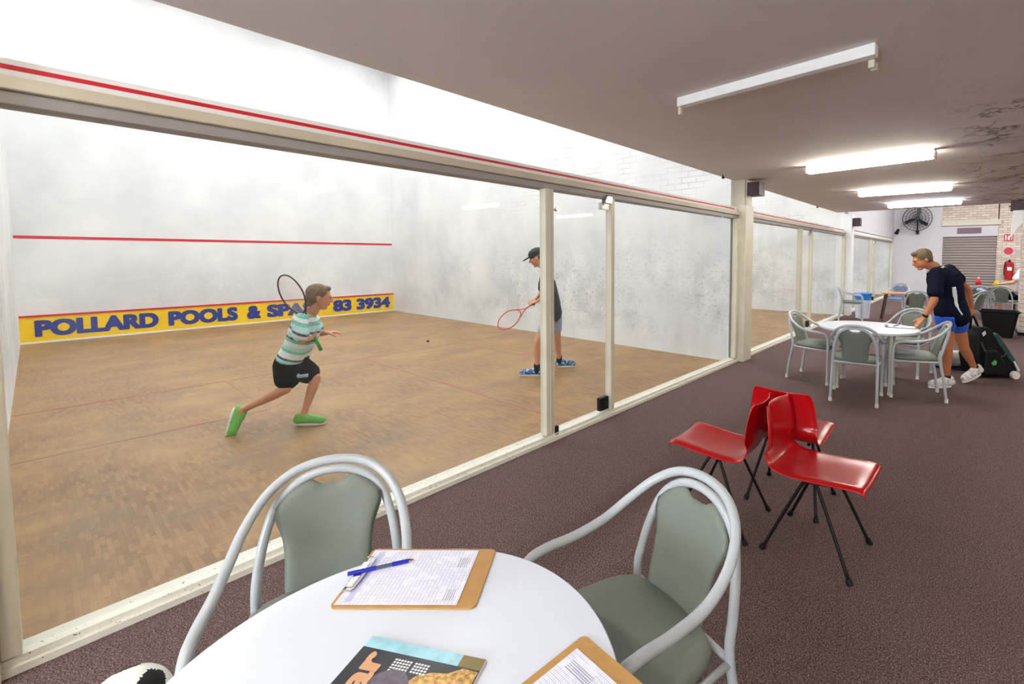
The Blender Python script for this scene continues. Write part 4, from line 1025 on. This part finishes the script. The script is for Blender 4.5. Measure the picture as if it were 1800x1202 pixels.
sm_t = root('coffee_table', (1.18, 6.35, 0), 'small orange-brown wooden table on dark splayed legs', 'table')
bm = bmesh.new(); box(bm, (1.2, 6.45, .645), (.62, .5, .03), Matrix.Rotation(.2, 3, 'Z')); build(bm, 'tabletop', M['wood'], sm_t, bevel=.008)
for sx in (-1, 1):
    for sy in (-1, 1):
        R2 = Matrix.Rotation(.2, 3, 'Z'); a_ = V(1.2, 6.45, .63)+R2 @ V(sx*.2, sy*.14, 0); b_ = V(1.2, 6.45, 0)+R2 @ V(sx*.29, sy*.22, 0)
        bm = bmesh.new(); cyl(bm, b_, a_, .016, .026, 12); build(bm, 'leg', M['dark_wood'], sm_t)
dk = root('dining_table', (2.9, 9.05, 0), 'dark rectangular table with drinks in front of the roller shutter', 'table')
build(bx(2.5, 3.22, 8.75, 9.5, .695, .73), 'tabletop', M['table_dark'], dk, bevel=.006)
build(bx(2.54, 3.18, 8.8, 9.45, .62, .694), 'apron', M['table_dark'], dk)
for x in (2.56, 3.16):
    for y in (8.82, 9.43): build(bx(x-.02, x+.02, y-.02, y+.02, 0, .62), 'leg', M['frame'], dk)
def bottle(x, y, z, label, mat, h=.24, r=.045, cat='bottle', nm='drink_bottle', cap='white'):
    t = root(nm, (x, y, z), label, cat)
    bm = bmesh.new(); P_ = [(r, 0), (r, h*.55), (r*.8, h*.68), (r*.45, h*.78), (r*.42, h*.85)]
    prev = None; n = 20
    for rr, zz in P_:
        ring = [bm.verts.new((x+rr*math.cos(2*PI*i/n), y+rr*math.sin(2*PI*i/n), z+zz)) for i in range(n)]
        if prev:
            for i in range(n): bm.faces.new((prev[i], prev[(i+1) % n], ring[(i+1) % n], ring[i]))
        else: bm.faces.new(ring[::-1])
        prev = ring
    bm.faces.new(prev); build(bm, 'body', mat, t, smooth=True)
    bm = bmesh.new(); cyl(bm, (x, y, z+h*.84), (x, y, z+h), r*.4, r*.3, 16); build(bm, 'cap', M[cap], t); return t
bottle(2.66, 8.85, .73, 'red drink bottle standing on the dark table by the shutter', M['bottle_red'], .25, .06)
bottle(3.0, 8.82, .73, 'yellow drink bottle on the dark table right of the red one', M['cup_yellow'], .19, .05, cap='cup_yellow')
bk = root('rubbish_bin', (2.98, 5.2, 0), 'wide black open rubbish bin on the carpet left of the brick column', 'bin')
bm = bmesh.new()
pr_ = None
for w_, z_ in ((.20, 0), (.27, .46), (.285, .47), (.285, .49), (.262, .485), (.19, .03)):
    ring = [bm.verts.new((2.98+x_, 5.2+y_, z_)) for x_, y_ in rrect(w_*2, w_*1.7, .06, 4)]
    if pr_:
        n = len(ring)
        for i in range(n): bm.faces.new((pr_[i], pr_[(i+1) % n], ring[(i+1) % n], ring[i]))
    else: bm.faces.new(ring[::-1])
    pr_ = ring
bm.faces.new(pr_); build(bm, 'body', M['black'], bk)
bm = bmesh.new()
for s_ in (-1, 1): tube(bm, catmull([(2.98+s_*.27, 5.12, .45), (2.98+s_*.30, 5.2, .47), (2.98+s_*.27, 5.28, .45)], 5), .012, 8)
build(bm, 'handle', M['black'], bk, smooth=True)
pk = blob('towel', [[(V(2.84, 4.86, .035), .035), (V(2.98, 4.88, .03), .03)], [(V(2.88, 4.92, .03), .03), (V(3.0, 4.84, .025), .025)]], M['pink'], None, voxel=.008, it=3)
for v in pk.data.vertices: v.co.z = max(v.co.z, 0)
tag(pk, 'pink towel crumpled on the carpet by the black bin', 'towel')
tw = blob('towel', [[(V(2.66, 5.78, .835), .03), (V(2.74, 5.86, .79), .025), (V(2.78, 5.95, .68), .02)], [(V(2.70, 5.84, .835), .03), (V(2.78, 5.92, .79), .02)]], simple('pale_blue_towel', srgb(190, 216, 232), .9), None, voxel=.008, it=3)
tag(tw, 'pale blue towel draped over the back of a chair behind the man', 'towel')
pc = bmesh.new(); poly_slab(pc, [(0, 0), (.018, .004), (.016, .013), (.004, .011)], .001, Matrix.Translation((1.42, -3.9, .0)))
tag(build(pc, 'paper_scrap', M['white'], None), 'tiny white paper scrap on the carpet left of the red chairs', 'litter')

# ------------------------------------------------------------------ wall things
def speaker(x, y, z, label, w=.16, d=.14, h=.17):
    t = root('loudspeaker', (x, y, z), label, 'speaker')
    build(bx(x, x+w, y-d, y, z, z+h), 'cabinet', M['dark_brown'], t, bevel=.004)
    build(bx(x+.01, x+w-.01, y-d-.006, y-d, z+.01, z+h-.01), 'grille', M['dark_brown'], t)
    bm = bmesh.new(); tube(bm, [(x-.03, y-d/2, z+h/2), (x+.005, y-d/2, z+h/2)], .012, 8); build(bm, 'bracket', M['chrome'], t)
speaker(.135, .30, 2.33, 'dark maroon box speaker on the nearest cream pier', .17, .22, .18)
speaker(.17, 7.0, 2.25, 'dark maroon box speaker on the second pier down the hall', .17, .2, .2)
speaker(3.09, 5.9, 2.37, 'black box speaker on the brick column at the right edge', .22, .28, .18)
def hook(y, z, label):
    t = root('ceiling_sensor', (.02, y, z), label, 'fitting')
    bm = bmesh.new(); cyl(bm, (.02, y, z+.012), (.02, y, z+.04), .006); build(bm, 'stem', M['black'], t)
    bm = bmesh.new(); ell(bm, (.03, y-.01, z), (.02, .02, .016)); build(bm, 'head', M['black'], t, smooth=True)
hook(-.45, HC-.04, 'small black fitting under the ceiling edge before the first pier')
hook(4.1, HC-.05, 'small black fitting under the ceiling edge before the second pier')
# white sloping panel under the column speaker
wp = root('angled_panel', (3.2, 5.55, 1.95), 'white sloping triangular panel fixed to the brick column', 'panel')
bm = bmesh.new(); poly_slab(bm, [(0, 0), (.26, .42), (.26, .5), (.02, .5), (.0, .3)], .05, Matrix(((1, 0, 0, 3.1), (0, 0, 1, 5.5), (0, 1, 0, 1.86), (0, 0, 0, 1))))
build(bm, 'board', M['white'], wp, bevel=.004); build(bx(3.27, 3.30, 5.5, 5.62, 2.0, 2.34), 'fixing', M['white'], wp)
# wall fan
fn = root('wall_fan', (.8, 15.0, 2.92), 'large black caged fan high on the white end wall', 'fan')
fc = V(.8, 14.85, 2.92); bm = bmesh.new()
for r_ in (.46, .36, .26, .16, .08):
    for dy in (-.08, .08):
        k_ = dy*math.sqrt(1-(r_/.47)**2*.95)
        tube(bm, [fc+V(r_*math.cos(2*PI*i/40), k_, r_*math.sin(2*PI*i/40)) for i in range(40)], .006 if r_ < .46 else .012, 6, True)
for i in range(24):
    a = 2*PI*i/24
    for dy in (-1, 1): tube(bm, [fc+V(.05*math.cos(a), dy*.085, .05*math.sin(a)), fc+V(.3*math.cos(a), dy*.07, .3*math.sin(a)), fc+V(.46*math.cos(a), dy*.01, .46*math.sin(a))], .0035, 5)
build(bm, 'cage', M['fan_black'], fn)
for i in range(3):
    a = 2*PI*i/3+PI/2-.1; R2 = Matrix.Rotation(-a, 3, 'Y')
    bm = bmesh.new(); poly_slab(bm, [(.05, -.03), (.2, -.09), (.4, -.08), (.43, 0), (.38, .05), (.2, .04), (.05, .03)], .006, Matrix.Translation(fc) @ (R2 @ Matrix.Rotation(PI/2+.35, 3, 'X')).to_4x4()); build(bm, 'blade', M['fan_black'], fn)
bm = bmesh.new(); cyl(bm, fc+V(0, -.09, 0), fc+V(0, .2, 0), .07); build(bm, 'motor', M['fan_black'], fn)
bm = bmesh.new(); tube(bm, [fc+V(0, .15, 0), fc+V(0, .2, -.3), fc+V(0, .28, -.52)], .025, 8); box(bm, fc+V(0, .32, -.5), (.1, .06, .16)); build(bm, 'bracket', M['fan_black'], fn)
sl = root('wall_lamp', (.16, 15.1, 2.47), 'small black spot lamp on the end wall left of the fan', 'lamp')
bm = bmesh.new(); cyl(bm, (.16, 15.2, 2.45), (.16, 15.05, 2.45), .03); build(bm, 'arm', M['black'], sl)
bm = bmesh.new(); cyl(bm, (.12, 15.04, 2.36), (.2, 15.04, 2.56), .07, .04); build(bm, 'shade', M['black'], sl)
bm = bx(2.0, 2.68, 15.16, 15.2, 2.33, 2.53); sg = tag(build(bm, 'sign', M['purple_sign'], None), 'muted purple rectangular sign above the roller shutter', 'sign')
es = root('safety_sign', (3.42, 15.2, 2.05), 'red square sign with white symbol on the brick end wall', 'sign')
build(bx(3.30, 3.54, 15.19, 15.22, 2.03, 2.27), 'plate', M['red_sign'], es)
bm = bx(3.39, 3.45, 15.18, 15.19, 2.07, 2.19); bx(3.41, 3.47, 15.18, 15.19, 2.19, 2.22, bm); bx(3.33, 3.36, 15.18, 15.19, 2.06, 2.24, bm); bx(3.49, 3.51, 15.18, 15.19, 2.06, 2.24, bm); build(bm, 'symbol', M['white'], es)
ds = root('safety_sign', (3.43, 15.2, 1.69), 'round red sign with pale rim above the fire extinguisher', 'sign')
bm = bmesh.new(); cyl(bm, (3.43, 15.22, 1.69), (3.43, 15.19, 1.69), .15, .15, 32); build(bm, 'rim', M['endwhite'], ds)
bm = bmesh.new(); cyl(bm, (3.43, 15.19, 1.69), (3.43, 15.18, 1.69), .125, .125, 32); build(bm, 'disc', M['red_sign'], ds)
fe = root('fire_extinguisher', (3.47, 15.05, .7), 'red fire extinguisher hung on the brick end wall', 'fire extinguisher')
bm = bmesh.new(); cyl(bm, (3.47, 15.08, .72), (3.47, 15.08, 1.25), .12, .12, 24); ell(bm, (3.47, 15.08, 1.25), (.12, .12, .07)); build(bm, 'cylinder', M['red_metal'], fe, smooth=False)
bm = bmesh.new(); cyl(bm, (3.47, 15.08, 1.3), (3.47, 15.08, 1.38), .03); box(bm, (3.47, 15.03, 1.38), (.04, .16, .02)); build(bm, 'valve', M['black'], fe)
bm = bmesh.new(); box(bm, (3.47, 14.965, 1.08), (.12, .02, .12)); build(bm, 'label_plate', M['white'], fe)
bm = bmesh.new(); tube(bm, catmull([(3.47, 15.08, 1.34), (3.36, 15.0, 1.3), (3.33, 15.02, 1.0), (3.34, 15.04, .85)], 6), .014, 8); build(bm, 'hose', M['black'], fe, smooth=True)
build(bx(3.42, 3.52, 15.18, 15.22, .9, 1.2), 'wall_bracket', M['black_steel'], fe)

# ------------------------------------------------------------------ camera and world
cam = bpy.data.cameras.new('camera'); co = bpy.data.objects.new('camera', cam); COL.objects.link(co)
cam.sensor_fit = 'HORIZONTAL'; cam.sensor_width = 36; cam.lens = 814.08/1800*36
cam.shift_x = (900-1055.1)/1800; cam.shift_y = (496.93-601)/1800; cam.clip_start = .02
yaw, pit, roll = -.68518, -.05682, .00094
f = V(math.sin(yaw)*math.cos(pit), math.cos(yaw)*math.cos(pit), math.sin(pit)); r = V(math.cos(yaw), -math.sin(yaw), 0); u = r.cross(f)
r2 = math.cos(roll)*r+math.sin(roll)*u; u2 = -math.sin(roll)*r+math.cos(roll)*u
m4 = Matrix((r2, u2, -f)).transposed().to_4x4(); m4.translation = V(2.65615, -6.20603, 1.4888); co.matrix_world = m4
SC.camera = co
w = bpy.data.worlds.new('world'); SC.world = w; w.use_nodes = True
w.node_tree.nodes['Background'].inputs[0].default_value = (.75, .85, 1, 1); w.node_tree.nodes['Background'].inputs[1].default_value = .6
SC.view_settings.view_transform = 'Standard'; SC.view_settings.look = 'None'; SC.view_settings.gamma = 1; SC.view_settings.use_curve_mapping = False
SC.view_settings.exposure = .35
